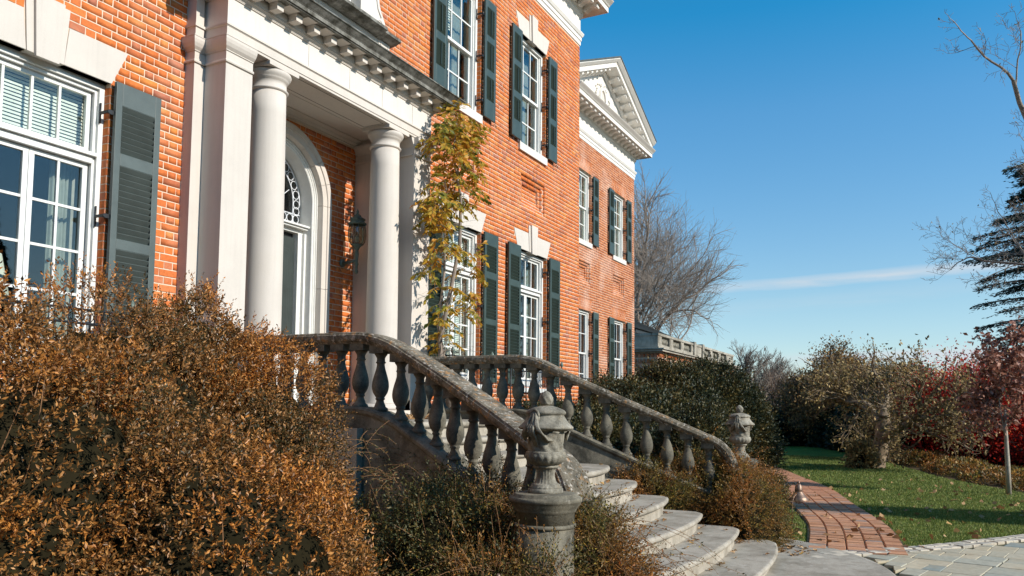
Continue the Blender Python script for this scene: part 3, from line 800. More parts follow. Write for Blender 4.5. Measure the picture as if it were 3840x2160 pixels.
def modillion_mesh(w=.13, d=.30, h=.10):
    """scrolled bracket: S profile in y,z extruded in x"""
    pr = [(0, 0), (-d, 0), (-d, -h * .35), (-d * .9, -h * .55), (-d * .72, -h * .5), (-d * .5, -h * .62), (-d * .25, -h * 1.0), (-d * .08, -h * 1.15), (0, -h * 1.0)]
    mb = MB(); mb.prof_x([(y, z) for y, z in pr], -w / 2, w / 2)
    mb.tube([(-w / 2 - .008, -d * .9, -h * .45), (w / 2 + .008, -d * .9, -h * .45)], h * .33, 8, False)
    mb.tube([(-w / 2 - .008, -d * .14, -h * .75), (w / 2 + .008, -d * .14, -h * .75)], h * .42, 8, False)
    mb.box(-w * .55, w * .55, -d * 1.02, 0, -.015, .0)
    me = mb.mesh('modillion'); me.materials.append(M['frieze']); return me
MODM = modillion_mesh()
def put(me, name, loc, parent, scale=None, rz=0):
    o = bpy.data.objects.new(name, me); COL.objects.link(o); o.parent = parent
    if parent.type == 'EMPTY': o.matrix_parent_inverse = Matrix.Translation(-parent.location)
    o.location = loc
    if scale: o.scale = scale
    if rz: o.rotation_euler = (0, 0, rz)
    return o
zs = classical(-4, XE, 0, 7.50, man)
x = XE + .02
while x > 8: put(MODM, 'modillion', (x, -.10, zs - .002), man); x -= .31
MB().box(XE + .0, XE + .46, .30, 6, zs, zs + .22).obj('cornice', 'frieze', man)
MB().box(-4, XE + .35, -.4, 11, zs + .24, zs + .30).obj('roof', 'slate', man)

# ---- east wing with its pediment
WX0, WX1, WY = 18.95, 24.766, 2.08
WW = [(20.49, .575), (23.325, .575)]
wp = [(20.0, 20.97), (22.79, 23.79)]
wh = [rect(c - h, c + h, ZB - .02, 2.75) for c, h in WW] + [trap(c, h, h + .08, 2.75, 3.07) for c, h in WW] + [rect(c - h, c + h, 4.50, 6.59) for c, h in WW] + [trap(c, h, h + .08, 6.59, 6.92) for c, h in WW]
LV2 = []
for a, b in wp:
    for k in range(3): LV2.append((a + .085 * k, b - .085 * k, 49 * CO + CO * k, 57 * CO - CO * k, k))
def recess2(x, z):
    d = 0
    for (x0, x1, z0, z1, k) in LV2:
        if x0 < x < x1 and z0 < z < z1: d = max(d, .034 * (k + 1))
    return d
lay(brick_rows(WX0, WX1 - .004, -.2, 7.41, wh, [l[:4] for l in LV2]), WY - .004, man, 0, mat_s='brickpale', yoff=recess2)
w_ = wall_cells(WX0, WX1 - .006, -1.6, 7.9, WY - .0015, WY + .3, [(c - h, c + h, ZB, 2.75) for c, h in WW] + [(c - h, c + h, 4.66, 6.59) for c, h in WW] + [(a, b, 49 * CO, 57 * CO) for a, b in wp])
for (x0, x1, z0, z1, k) in LV2:
    y = WY - .0015 + .034 * (k + 1)
    if k < 2:
        n0, n1, m0, m1 = x0 + .085, x1 - .085, z0 + CO, z1 - CO
        w_.box(x0, x1, y, WY + .3, z0, m0); w_.box(x0, x1, y, WY + .3, m1, z1); w_.box(x0, n0, y, WY + .3, m0, m1); w_.box(n1, x1, y, WY + .3, m0, m1)
    else: w_.box(x0, x1, y, WY + .3, z0, z1)
w_.obj('wall', 'mortar', man)
MB().box(WX1 - .3, WX1, WY + .305, 11, -1.6, 7.9).obj('wall', 'mortar', man)
MB().box(XE + .01, WX0 - .005, WY + .6, WY + .9, -1.6, 7.9).obj('wall', 'mortar', man)
lay([b for b in brick_rows(XE + .02, WX0 - .02, -.2, 7.4, [])], WY + .57, man, 0, mat_s='brickpale')
V = []; Fs = []; n = 0
for a, b, c2, d in brick_rows(WY, WY + 8, -.2, 7.4, []):
    V += [(WX1 + .004, a, c2), (WX1 + .004, b, c2), (WX1 + .004, b, d), (WX1 + .004, a, d)]; Fs.append((n, n + 1, n + 2, n + 3)); n += 4
stuff(np_mesh('brickwork', np.array(V), np.array(Fs), 'brickpale', man))
ja = MB(); q = random.Random(9)
for (c, h) in WW:
    for z0, z1 in ((2.75, 3.06), (6.59, 6.91)):
        nb = 17
        for i in range(nb):
            for (ta, tb) in (((0, .48), (.52, 1)) if i % 2 else ((0, .30), (.34, .68), (.72, 1))):
                def X(f, t): return c + (h + .08 * t) * (2 * f - 1)
                za, zb2 = z0 + (z1 - z0) * ta, z0 + (z1 - z0) * tb
                fa, fb = (i + .08) / nb, (i + .92) / nb; yj = WY - .004 - q.uniform(0, .003)
                ja.prism_y([(X(fa, ta), za), (X(fb, ta), za), (X(fb, tb), zb2), (X(fa, tb), zb2)], yj, WY + .02)
stuff(ja.obj('arch_bricks', 'brickpale', man))
rv = MB()
for (c, h) in WW:
    for z0, z1 in ((ZB, 2.75), (4.66, 6.59)):
        for r in range(int(math.ceil(z0 / CO)), int(z1 / CO)): rv.box(c + h - .003, c + h + .02, WY + .004, WY + .10, r * CO, r * CO + CO - .0095)
stuff(rv.obj('reveal_bricks', 'brickpale', man))
for c, h in WW:
    a = sash_window(c, h, ZB, 2.75, WY, sill=False, cols=3)
    b = sash_window(c, h, 4.64, 6.59, WY)
    MB().box(c - h + .1, c + h - .1, WY + .29, WY + .30, 4.7, 6.5).obj('blind', 'blind', b)
    shutter(c - h - .40, c - h - .005, .44, 2.74, WY, [(.50, 1.33), (1.42, 2.03), (2.13, 2.55)], 'shutter', False, side=-1)
    shutter(c + h + .02, c + h + .415, .44, 2.74, WY, [(.50, 1.33), (1.42, 2.03), (2.13, 2.55)], 'shutter', False, side=1)
    shutter(c - h - .40, c - h - .005, 4.62, 6.56, WY, US, 'shutter', False, rod=True, side=-1, pitch=.05)
    shutter(c + h + .02, c + h + .415, 4.62, 6.56, WY, US, 'shutter', False, rod=True, side=1, pitch=.05)
MB().box(WX0 + .1, WX1 - .4, 5.0, 5.1, 0, 7.4).box(WX0 + .1, WX1 - .4, WY + .4, 5, .2, .3).box(WX0 + .1, WX1 - .4, WY + .4, 5, 3.5, 3.6).obj('room', 'room', man)
zs2 = classical(WX0, WX1, WY, 7.41, man)
x = WX1 + .02
mods = []
while x > WX0 - .2: put(MODM, 'modillion', (x, WY - .10, zs2 - .002), man); x -= .315
MB().box(WX1 + .005, WX1 + .46, WY + .30, 10, zs2, zs2 + .2).obj('cornice', 'frieze', man)
# pediment
PX = (WX0 + WX1) / 2; HWp = (WX1 - WX0) / 2 + .50; zt0 = zs2 + .24; SL = .435
tp = MB().prism_y([(PX - HWp + .35, zt0), (PX + HWp - .35, zt0), (PX, zt0 + (HWp - .35) * SL)], WY - .02, WY + .25)
tp.obj('pediment', 'frieze', man)
for sg in (-1, 1):
    def rake(prof, name, mat, y_in=WY):
        # prof: (y, v) v measured square to the slope upwards; swept from eave to apex
        v = []; n = len(prof)
        for u in (0, 1):
            for (y, w) in prof:
                X = PX + sg * HWp * (1 - u); Z = zt0 - .235 + HWp * SL * u
                v.append((X, y, Z + w * math.sqrt(1 + SL * SL)))
        f = [(i, (i + 1) % n, (i + 1) % n + n, i + n) for i in range(n)] + [tuple(range(n - 1, -1, -1)), tuple(range(n, 2 * n))]
        return MB().add(v, f).obj(name, mat, man)
    rake([(WY - .46, .23), (WY - .46, .34), (WY - .50, .36), (WY - .58, .43), (WY - .58, .455), (WY + .2, .455), (WY + .2, .23)], 'raking_cornice', 'frieze')
    rake([(WY - .60, .457), (WY - .60, .50), (WY + .2, .50), (WY + .2, .457)], 'roof_edge', 'slate')
    rake([(WY - .06, .10), (WY - .10, .15), (WY - .10, .228), (WY - .03, .228), (WY - .03, .08)], 'bed_moulding', 'frieze')
    k = 0; t = .12
    for k in range(9):
        u = .10 + k * .098
        X = PX + sg * HWp * (1 - u); Z = zt0 - .235 + HWp * SL * u + .225 * math.sqrt(1 + SL * SL)
        o = put(MODM, 'modillion', (X, WY - .10, Z), man); o.rotation_euler = (0, math.atan(SL) * sg, 0)
rf = MB()
for sg in (-1, 1):
    e = zt0 - .235 + .50 * math.sqrt(1 + SL * SL); ap = e + HWp * SL
    rf.add([(PX + sg * HWp, WY - .58, e), (PX, WY - .58, ap), (PX, 9, ap), (PX + sg * HWp, 9, e)], [(0, 1, 2, 3)])
rf.obj('roof', 'slate', man)
oc = MB()
ocx, ocz = PX, zt0 + .55
def ring(mb, cx, cz, rx, rz, w, y0, y1, n=28):
    for i in range(n):
        a, b = 2 * math.pi * i / n, 2 * math.pi * (i + 1) / n
        P = lambda t, k: (cx + (rx + k) * math.cos(t), cz + (rz + k) * math.sin(t))
        mb.prism_y([P(a, 0), P(a, w), P(b, w), P(b, 0)][::-1], y0, y1)
ring(oc, ocx, ocz, .20, .30, .06, WY - .07, WY - .01); ring(oc, ocx, ocz, .265, .365, .03, WY - .05, WY - .012)
q = random.Random(4)
for i in range(46):
    a = q.uniform(0, 6.28); rr_ = q.uniform(.40, .52)
    oc.lathe([(.0, -.03), (.03, -.015), (.035, .01), (.0, .035)], ocx + rr_ * 1.25 * math.cos(a), WY - .04, ocz + rr_ * .95 * math.sin(a), 6)
stuff(oc.obj('oculus_wreath', 'frieze', man))
od = MB().prism_y([(ocx + .195 * math.cos(t), ocz + .295 * math.sin(t)) for t in [2 * math.pi * i / 28 for i in range(28)]][::1], WY - .028, WY - .022); od.obj('oculus', 'limestone', man)

# ------------------------------------------------------------------ the portico
YF, YB = -.404, .546                            # front plane of piers and entablature, back wall of the porch
PXL, PXR = 5.481, 9.049
def pier(x0, x1, y0, y1, zb, sides):
    """shaft with moulded cap; sides: which faces project ('l','r','f')"""
    p = MB().box(x0, x1, y0, y1, zb, 3.28)
    po = p.obj('pier', 'limestone', man)
    def band(z0, z1, e0, e1, nm='capital'):
        l0 = e0 if 'l' in sides else 0; r0_ = e0 if 'r' in sides else 0; f0 = e0
        l1 = e1 if 'l' in sides else 0; r1 = e1 if 'r' in sides else 0
        v = [(x0 - l0, y0 - e0, z0), (x1 + r0_, y0 - e0, z0), (x1 + r0_, y1, z0), (x0 - l0, y1, z0), (x0 - l1, y0 - e1, z1), (x1 + r1, y0 - e1, z1), (x1 + r1, y1, z1), (x0 - l1, y1, z1)]
        return v, [(0, 3, 2, 1), (4, 5, 6, 7), (0, 1, 5, 4), (1, 2, 6, 5), (2, 3, 7, 6), (3, 0, 4, 7)]
    c = MB()
    for z0, z1, a, b in ((3.28, 3.292, .016, .020), (3.292, 3.304, .020, .016), (3.304, 3.392, .002, .002), (3.392, 3.402, .012, .012), (3.402, 3.425, .014, .036), (3.425, 3.455, .036, .052), (3.455, 3.485, .052, .060), (3.485, 3.512, .060, .060), (3.512, 3.520, .064, .064)):
        c.add(*band(z0, z1, a, b))
    c.obj('capital', 'limestone', po)
    b_ = MB()
    for z0, z1, a, b in ((zb, zb + .10, .05, .05), (zb + .10, zb + .15, .045, .035), (zb + .15, zb + .19, .02, .01)): b_.add(*band(z0, z1, a, b))
    b_.obj('base', 'limestone', po)
    return po
FL = -.07
pier(PXL, 5.823, YF, .02, FL, 'lf')
pier(5.355, PXL + .06, -.126, .02, FL, 'lf')
pier(8.666, PXR, YF, .02, FL, 'fr')
pier(PXR - .06, PXR + .126, -.126, .02, FL, 'rf')
# deep cheeks of the porch recess behind the piers
MB().box(5.50, 5.823, .02, YB + .3, FL, 3.66).obj('pier', 'limestone', man)
MB().box(8.666, 9.0, .02, YB + .3, FL, 3.66).obj('pier', 'limestone', man)
MB().box(8.64, 8.6655, -.38, YB, 3.28, 3.30).obj('astragal', 'limestone', man)
MB().prof_x([(0, 0), (.05, .09), (.055, .12), (0, .12)], 0, .94).obj('cornice', 'limestone', man).matrix_basis = Matrix(((0, -1, 0, 8.666), (1, 0, 0, -.395), (0, 0, 1, 3.395), (0, 0, 0, 1)))
def column(cx):
    cy = -.21
    sh = MB(); zb = FL + .16; zt = 3.262
    prof = []
    for i in range(15):
        u = i / 14; r = .198 - .021 * u ** 1.8
        prof.append((r, zb + (zt - zb) * u))
    prof = [(.212, zb - .02), (.207, zb - .004), (.201, zb + .012)] + prof[1:]
    sh.lathe(prof, cx, cy, 0, 56)
    co = sh.obj('column', 'limestone', man)
    cp = MB().lathe([(.176, 3.262), (.186, 3.268), (.197, 3.276), (.199, 3.285), (.190, 3.296), (.178, 3.300), (.177, 3.375), (.186, 3.378), (.188, 3.388), (.192, 3.390), (.193, 3.398), (.206, 3.412), (.220, 3.430), (.226, 3.450), (.222, 3.466), (.205, 3.474)], cx, cy, 0, 56)
    cp.obj('capital', 'limestone', co)
    MB().box(cx - .215, cx + .215, cy - .212, cy + .21, 3.474, 3.5135).obj('abacus', 'limestone', co, .002)
    bs = MB().lathe([(.24, FL + .062), (.262, FL + .075), (.266, FL + .095), (.258, FL + .115), (.235, FL + .125), (.228, FL + .135), (.218, FL + .141)], cx, cy, 0, 48)
    bs.obj('base', 'limestone', co)
    MB().box(cx - .27, cx + .27, cy - .27, cy + .27, FL, FL + .062).obj('plinth', 'limestone', co, .003)
column(6.25); column(8.30)
# entablature: architrave, frieze, cornice with block modillions
def mitre_band(mb, z0, z1, e0, e1, bx0=PXL, bx1=PXR, by=YF):
    v = [(bx0 - e0, by - e0, z0), (bx1 + e0, by - e0, z0), (bx1 + e0, .02, z0), (bx0 - e0, .02, z0), (bx0 - e1, by - e1, z1), (bx1 + e1, by - e1, z1), (bx1 + e1, .02, z1), (bx0 - e1, .02, z1)]
    mb.add(v, [(0, 3, 2, 1), (4, 5, 6, 7), (0, 1, 5, 4), (1, 2, 6, 5), (2, 3, 7, 6), (3, 0, 4, 7)])
ar = MB()
for z0, z1, a, b in ((3.521, 3.548, .000, .000), (3.548, 3.632, .009, .009), (3.632, 3.640, .014, .020), (3.640, 3.658, .026, .026)): mitre_band(ar, z0, z1, a, b)
ar.obj('architrave', 'limestone', man)
fr = MB(); mitre_band(fr, 3.658, 3.925, 0, 0); fr.obj('frieze', 'limewhite', man)
jt = MB()
for x in (6.62, 7.32, 7.95, 8.60): jt.box(x - .0012, x + .0012, YF - .0015, YF + .01, 3.659, 3.924)
jt.obj('joint', 'soil', man)
bm_ = MB()
for z0, z1, a, b in ((3.925, 3.934, .012, .014), (3.934, 3.946, .018, .018), (3.946, 3.962, .022, .036), (3.962, 3.976, .042, .042), (3.976, 3.984, .05, .05)): mitre_band(bm_, z0, z1, a, b)
bm_.obj('bed_moulding', 'limestone', man)
for side_ in (0, 1):
  pil = MB()
  for z0, z1, a in ((3.521, 3.632, .004), (3.632, 3.658, .02), (3.658, 3.925, 0), (3.925, 3.98, .03), (3.98, 4.06, .03)):
    pil.box(*((5.355 - a, PXL - .03) if side_ == 0 else (PXR + .03, PXR + .126 + a)), -.126 - a, .02, z0, z1)
  pil.obj('architrave', 'limestone', man)
mitre = MB(); mitre_band(mitre, 3.984, 4.06, .045, .045); mitre.obj('cornice_back', 'limestone', man)
bk = MB(); bk.box(-.045, .045, -.113, 0, 0, .05); bk.box(-.050, .050, -.118, 0, .05, .060); bk.box(-.056, .056, -.126, 0, .060, .074)
bkm = bk.mesh('modillion'); bkm.materials.append(M['limestone'])
k = 0; x = 6.05 - .0425
while x > PXL - .2: x -= .276
while x < PXR + .1:
    put(bkm, 'modillion', (x, YF - .05, 3.984), man); x += .276
for y in (-.30, -.05):
    for xs_, rz in ((PXL - .05, -math.pi / 2),): put(bkm, 'modillion', (xs_, y, 3.984), man, rz=rz)
cf = MB()
for z0, z1, a, b in ((4.06, 4.072, .245, .245), (4.072, 4.118, .262, .262)): mitre_band(cf, z0, z1, a, b)
cf.obj('cornice', 'leadgrey', man)
cg = MB()
for z0, z1, a, b in ((4.118, 4.126, .268, .272), (4.126, 4.172, .276, .330), (4.172, 4.184, .336, .336), (4.184, 4.20, .33, .18)): mitre_band(cg, z0, z1, a, b)
cg.obj('gutter', 'leadgrey', man)
x = 6.05 - .0425 + .138 - .276 * 3
while x < PXR + .1: MB().box(x - .075, x + .075, YF - .225, YF - .07, 4.052, 4.0605).obj('soffit_panel', 'limestone', man); x += .276
# ceiling, inner beam and wall moulding of the porch
MB().box(5.80, 8.69, .02, YB + .02, 3.585, 3.66).obj('ceiling', 'limestone', man)
bmn = MB(); bmn.box(5.83, 8.66, YF + .05, .0, 3.5165, 3.5195); bmn.box(5.823, 8.666, .02, .045, 3.515, 3.5845); bmn.obj('soffit', 'limestone', man)
so2 = MB()
for (a, b, c2, d) in ((6.5, 8.06, -.345, -.339), (6.5, 8.06, -.055, -.049), (8.054, 8.06, -.345, -.049), (6.5, 6.506, -.345, -.049)): so2.box(a, b, c2, d, 3.5150, 3.5166)
so2.obj('soffit_groove', 'soil', man)
MB().prof_x([(YB - .11, 3.5845), (YB - .11, 3.57), (YB - .06, 3.555), (YB - .05, 3.54), (YB - .018, 3.525), (YB - .018, 3.505), (YB + .02, 3.505), (YB + .02, 3.5845)], 5.82, 8.67).obj('cornice', 'limestone', man)
# back wall with arch
AZ = 2.56; R0 = .875
def archhole(r): return lambda z: (PC - r, PC + r) if z < AZ else ((PC - math.sqrt(r * r - (z - AZ) ** 2), PC + math.sqrt(r * r - (z - AZ) ** 2)) if z < AZ + r else None)
lay(brick_rows(5.83, 8.66, FL, 3.53, [archhole(R0 + .005)]), YB - .004, man, 0, mat_s='brickwork')
bw = MB(); nst = 24
poly = []
for i in range(nst):
    z0, z1 = FL + (AZ - FL) * 0, AZ
arcL = [(PC - .8 * math.cos(math.pi / 2 * i / 10), AZ + .8 * math.sin(math.pi / 2 * i / 10)) for i in range(11)]
bw.prism_y([(5.80, FL), (PC - .8, FL)] + arcL + [(PC, 3.66), (5.80, 3.66)], YB - .0015, YB + .2)
arcR = [(PC + .8 * math.cos(math.pi / 2 * i / 10), AZ + .8 * math.sin(math.pi / 2 * i / 10)) for i in range(10, -1, -1)]
bw.prism_y([(PC, 3.66)] + arcR + [(PC + .8, FL), (8.68, FL), (8.68, 3.66)], YB - .0015, YB + .2)
bw.obj('wall', 'mortar', man)
# arch architrave: jamb stones and voussoirs, profile (radius, y)
prof = [(.875, YB + .02), (.875, YB - .055), (.86, YB - .065), (.80, YB - .06), (.795, YB - .045), (.725, YB - .04), (.715, YB + .02), (.715, YB + .14), (.80, YB + .14)]
def ringseg(t0, t1, n, name='voussoir', pr=prof, mat='limestone', parent=man):
    v = []; m = len(pr)
    for i in range(n + 1):
        t = t0 + (t1 - t0) * i / n
        for (r, y) in pr: v.append((PC + r * math.cos(t), y, AZ + r * math.sin(t)))
    f = [(i * m + j, i * m + (j + 1) % m, (i + 1) * m + (j + 1) % m, (i + 1) * m + j) for i in range(n) for j in range(m)] + [tuple(range(m - 1, -1, -1)), tuple(range(n * m, (n + 1) * m))]
    return MB().add(v, f).obj(name, mat, parent)
def jambseg(z0, z1, sg, name='jamb_stone', pr=prof, mat='limestone', parent=man):
    v = []; m = len(pr)
    for z in (z0, z1):
        for (r, y) in pr: v.append((PC + sg * r, y, z))
    return MB().add(v, [(j, (j + 1) % m, (j + 1) % m + m, j + m) for j in range(m)] + [tuple(range(m - 1, -1, -1)), tuple(range(m, 2 * m))]).obj(name, mat, parent)
ns = 9; g = .0025
for i in range(ns): ringseg(math.pi * i / ns + g, math.pi * (i + 1) / ns - g, 6)
for sg in (-1, 1):
    for z0, z1 in ((FL, .72), (.725, 1.50), (1.505, AZ - .003)): jambseg(z0, z1, sg)
wp_ = [(.712, YB + .06), (.712, YB + .035), (.695, YB + .03), (.69, YB + .05), (.668, YB + .04), (.66, YB + .055), (.645, YB + .05), (.635, YB + .06), (.625, YB + .26), (.712, YB + .26)]
ringseg(0, math.pi, 48, 'arch_casing', wp_, 'paint')
for sg in (-1, 1): jambseg(FL, AZ, sg, 'jamb_casing', wp_, 'paint')
# door, transom, fanlight
yd = YB + .24
dr = MB(); dr.box(PC - .53, PC + .53, yd, yd + .05, FL + .01, 2.13)
do = dr.obj('door', 'door', man)
for sg in (-1, 1):
    for z0, z1 in ((.15, .75), (.9, 1.98)):
        a, b = sorted((PC + sg * .09, PC + sg * .44))
        pn = MB(); pn.box(a, b, yd - .012, yd - .0005, z0, z1); pn.box(a + .035, b - .035, yd - .020, yd - .0125, z0 + .035, z1 - .035); pn.obj('door_panel', 'door', do, .006)
MB().box(PC - .003, PC + .003, yd - .004, yd - .0005, FL, 2.13).obj('joint', 'iron', do)
MB().lathe([(.012, 0), (.03, .01), (.03, .03), (.012, .04)], PC + .06, yd - .04, 1.0, 12).obj('handle', 'copper', do)
fmr = MB()
for sg in (-1, 1):
    a, b = sorted((PC + sg * .53, PC + sg * .60)); fmr.box(a, b, yd - .06, yd + .06, FL, 2.19)
    a, b = sorted((PC + sg * .60, PC + sg * .64)); fmr.box(a, b, yd - .10, yd + .06, FL, 2.19)
fmr.box(PC - .64, PC + .64, yd - .05, yd + .06, 2.19, 2.235); fmr.box(PC - .64, PC + .64, yd - .12, yd + .06, 2.235, 2.26); fmr.box(PC - .64, PC + .64, yd - .15, yd + .06, 2.26, 2.285); fmr.box(PC - .62, PC + .62, yd - .03, yd + .06, 2.285, 2.315)
fmr.obj('door_frame', 'paint', man, .003)
MB().box(PC - .53, PC + .53, yd + .03, yd + .06, 2.13, 2.19).obj('door_gap_shade', 'iron', man)  # near-black strip: shade of the gap above the door put into colour
FR_ = .605; yfz = yd + .005
fan = MB().prism_y([(PC - FR_, 2.315), (PC + FR_, 2.315)] + [(PC + FR_ * math.cos(math.pi * i / 24), AZ + FR_ * math.sin(math.pi * i / 24)) for i in range(25)], yfz, yfz + .004)
fo = fan.obj('fanlight', 'glass', man)
ld = MB()
def circ(cx, cz, r, w=.005, n=18):
    ld.tube([(cx + r * math.cos(2 * math.pi * i / n), yfz - .006, cz + r * math.sin(2 * math.pi * i / n)) for i in range(n + 1)], w, 5, False, False)
for i in range(15):
    t = math.pi * (i + .0) / 14
    rr_ = FR_ - .062
    circ(PC + rr_ * math.cos(t), AZ + rr_ * math.sin(t), .052)
for x in np.arange(-.543, .56, .108): circ(PC + x, 2.372, .05)
for z in (2.476,): circ(PC - .543, z, .05); circ(PC + .543, z, .05)
arc = lambda r, w=.006: ld.tube([(PC + r * math.cos(math.pi * i / 30), yfz - .006, AZ + r * math.sin(math.pi * i / 30)) for i in range(31)], w, 5, False, False)
arc(FR_ - .005, .008); arc(FR_ - .122)
for r in (.18, .32): ld.tube([(PC + r * math.cos(math.pi * i / 20), yfz - .006, 2.43 + r * math.sin(math.pi * i / 20)) for i in range(21)], .005, 5, False, False)
ld.box(PC - FR_, PC + FR_, yfz - .012, yfz, 2.428, 2.436)
for x in (-.48, .48): ld.box(PC + x - .004, PC + x + .004, yfz - .012, yfz, 2.316, AZ + .1)
for a in (.5, .9, 1.3, 1.84, 2.24, 2.64): ld.tube([(PC + .18 * math.cos(a), yfz - .006, 2.43 + .18 * math.sin(a)), (PC + .46 * math.cos(a), yfz - .006, 2.5 + .46 * math.sin(a))], .005, 5, False, False)
ld.obj('leading', 'lead', fo)
MB().box(5.9, 8.6, 1.5, 1.6, FL, 3.6).box(5.9, 8.6, .8, 1.5, FL - .05, FL - .01).obj('room', 'room', man)
MB().box(8.095, 8.115, YB - .075, YB - .0605, .78, .87).lathe([(.0, -.003), (.012, 0), (.012, .006), (0, .009)], 8.105, YB - .078, .82, 10).obj('doorbell', 'verdigris', man)
# hall floor slab under the porch
MB().box(5.3, 9.2, -.72, YB + .3, G, FL).obj('porch_floor', 'stepstone', man, .006)
# ---- stone surround of the window over the portico
sw = MB()
sw.box(6.0, 8.53, -.05, .05, 4.15, 4.79); sw.box(5.98, 6.2, -.062, .05, 4.15, 4.79); sw.box(8.31, 8.545, -.062, .05, 4.15, 4.79)
sw.box(6.25, 6.27, -.058, .0, 4.2, 4.75); sw.obj('apron', 'limewhite', man)
for (a, b) in ((6.32, 8.235), (8.345, 8.51)):
    rm_ = MB(); z0, z1 = 4.28, 4.73; yy = -.05 if a < 8.3 else -.062
    for (p, q_, r_, s_) in ((a, b, z1 - .012, z1), (a, a + .012, z0, z1 - .012), (b - .012, b, z0, z1 - .012)): rm_.box(p, q_, yy - .008, yy, r_, s_)
    rm_.obj('panel_moulding', 'limestone', man)
ldg = MB(); ldg.prof_x([(-.24, 4.845), (-.25, 4.80), (-.20, 4.79), (-.17, 4.775), (-.08, 4.765), (0.05, 4.765), (.05, 4.845)], 5.9, 8.25); ldg.prof_x([(-.20, 4.835), (-.21, 4.79), (-.16, 4.78), (-.13, 4.765), (-.06, 4.755), (0.05, 4.755), (.05, 4.835)], 8.251, 8.60)
ldg.obj('ledge', 'leadgrey', man)
js = MB(); js.box(6.35, 6.62, -.06, .3, 4.845, 7.3); js.box(7.93, 8.20, -.06, .3, 4.845, 7.3); js.box(6.62, 7.93, -.06, .3, 7.0, 7.3)
js.obj('window_surround', 'limewhite', man, .004)
uw = sash_window(7.275, .65, 4.86, 7.0, 0.02, sill=False)
vol = MB()
vp_ = [(8.205, 4.85), (8.44, 4.86), (8.47, 4.93), (8.46, 5.02), (8.40, 5.10), (8.34, 5.2), (8.31, 5.35), (8.30, 5.6), (8.205, 5.75)]
vol.prism_y(vp_, -.045, .01)
sp_ = [(8.345 + .075 * (1 - i / 30) * math.cos(i * .5), -.048, 4.955 + .075 * (1 - i / 30) * math.sin(i * .5)) for i in range(28)]
vol.tube(sp_, .008, 5); vol.tube([(8.22, -.05, 5.7), (8.26, -.05, 5.3), (8.30, -.05, 5.15), (8.37, -.05, 5.06)], .009, 5)
vol.obj('scroll', 'limewhite', man)
vol2 = MB().prism_y([(8.62, 4.2), (8.78, 4.2), (8.84, 4.26), (8.80, 4.36), (8.70, 4.42), (8.62, 4.44)], -.05, .01); vol2.tube([(8.70 + .07 * (1 - i / 22) * math.cos(i * .55), -.053, 4.30 + .07 * (1 - i / 22) * math.sin(i * .55)) for i in range(20)], .007, 5)
vol2.obj('scroll', 'limewhite', man)

# ------------------------------------------------------------------ wrought-iron window guards
def guard(x0, x1, label):
    t = thing('window_guard', label, 'railing', ((x0 + x1) / 2, -.3, .1), 'iron guards in front of the tall windows')
    r = MB(); zt = .77; zb = .16; yf = -.3
    for z in (zt, zt - .11, zb): r.tube([(x0, 0, z), (x0, yf, z), (x1, yf, z), (x1, 0, z)], .011, 6, False)
    r.obj('rail', 'iron', t)
    b = MB(); n = int((x1 - x0) / .11)
    for i in range(n + 1):
        x = x0 + (x1 - x0) * i / n; b.tube([(x, yf, zb), (x, yf, zt)], .006, 5, False)
        if i < n:
            cx = x + (x1 - x0) / n / 2
            b.tube([(cx + .045 * math.cos(a), yf, zt - .055 + .045 * math.sin(a)) for a in np.linspace(0, 6.28, 12)], .004, 4, False)
            b.tube([(cx + .04 * (1 - k / 14) * math.cos(k * .6), yf, .42 + .05 * (1 - k / 14) * math.sin(k * .6)) for k in range(13)], .004, 4, False)
    b.obj('bars', 'iron', t)
    for x in (x0, x1): MB().lathe([(.0, 0), (.012, .0), (.012, .02), (.028, .035), (.032, .06), (.022, .09), (.006, .115), (0, .12)], x, yf, zt + .008, 10).obj('finial', 'verdigris', t)
guard(4.03 - .62, 4.66, 'black iron guard below the near left window, half hidden by the bronze hedge')
guard(9.86, 11.02, 'black iron guard at the tall window right of the portico vine')
guard(12.35, 13.66, 'black iron guard at the tall window nearest the corner of the main block')
tg = thing('window_guard', 'black iron guard with urn finial at the wing window above the holly', 'railing', (20.5, WY - .3, .1), 'iron guards in front of the tall windows')
r = MB()
for z in (.86, .2): r.tube([(19.85, WY, z), (19.85, WY - .3, z), (21.1, WY - .3, z), (21.1, WY, z)], .012, 6, False)
for i in range(13): r.tube([(19.85 + i * .104, WY - .3, .2), (19.85 + i * .104, WY - .3, .86)], .007, 5, False)
r.obj('rail', 'iron', tg)
# scrolled iron trellis between the two windows
tr = thing('iron_trellis', 'black scrolled wrought-iron panel standing between the shutters on the terrace', 'railing', (11.8, -.35, 0))
r = MB()
for x in (11.55, 12.1): r.tube([(x, -.35, -.1), (x, -.35, .78)], .012, 6)
r.tube([(11.55, -.35, .78), (12.1, -.35, .78)], .012, 6)
for sx, x in ((1, 11.68), (-1, 11.97), (1, 11.82)):
    for z in (.1, .35, .6): r.tube([(x + sx * .09 * (1 - k / 16) * math.cos(k * .55), -.35, z + .11 * (1 - k / 16) * math.sin(k * .55)) for k in range(15)], .008, 5)
r.obj('scrollwork', 'iron', tr)

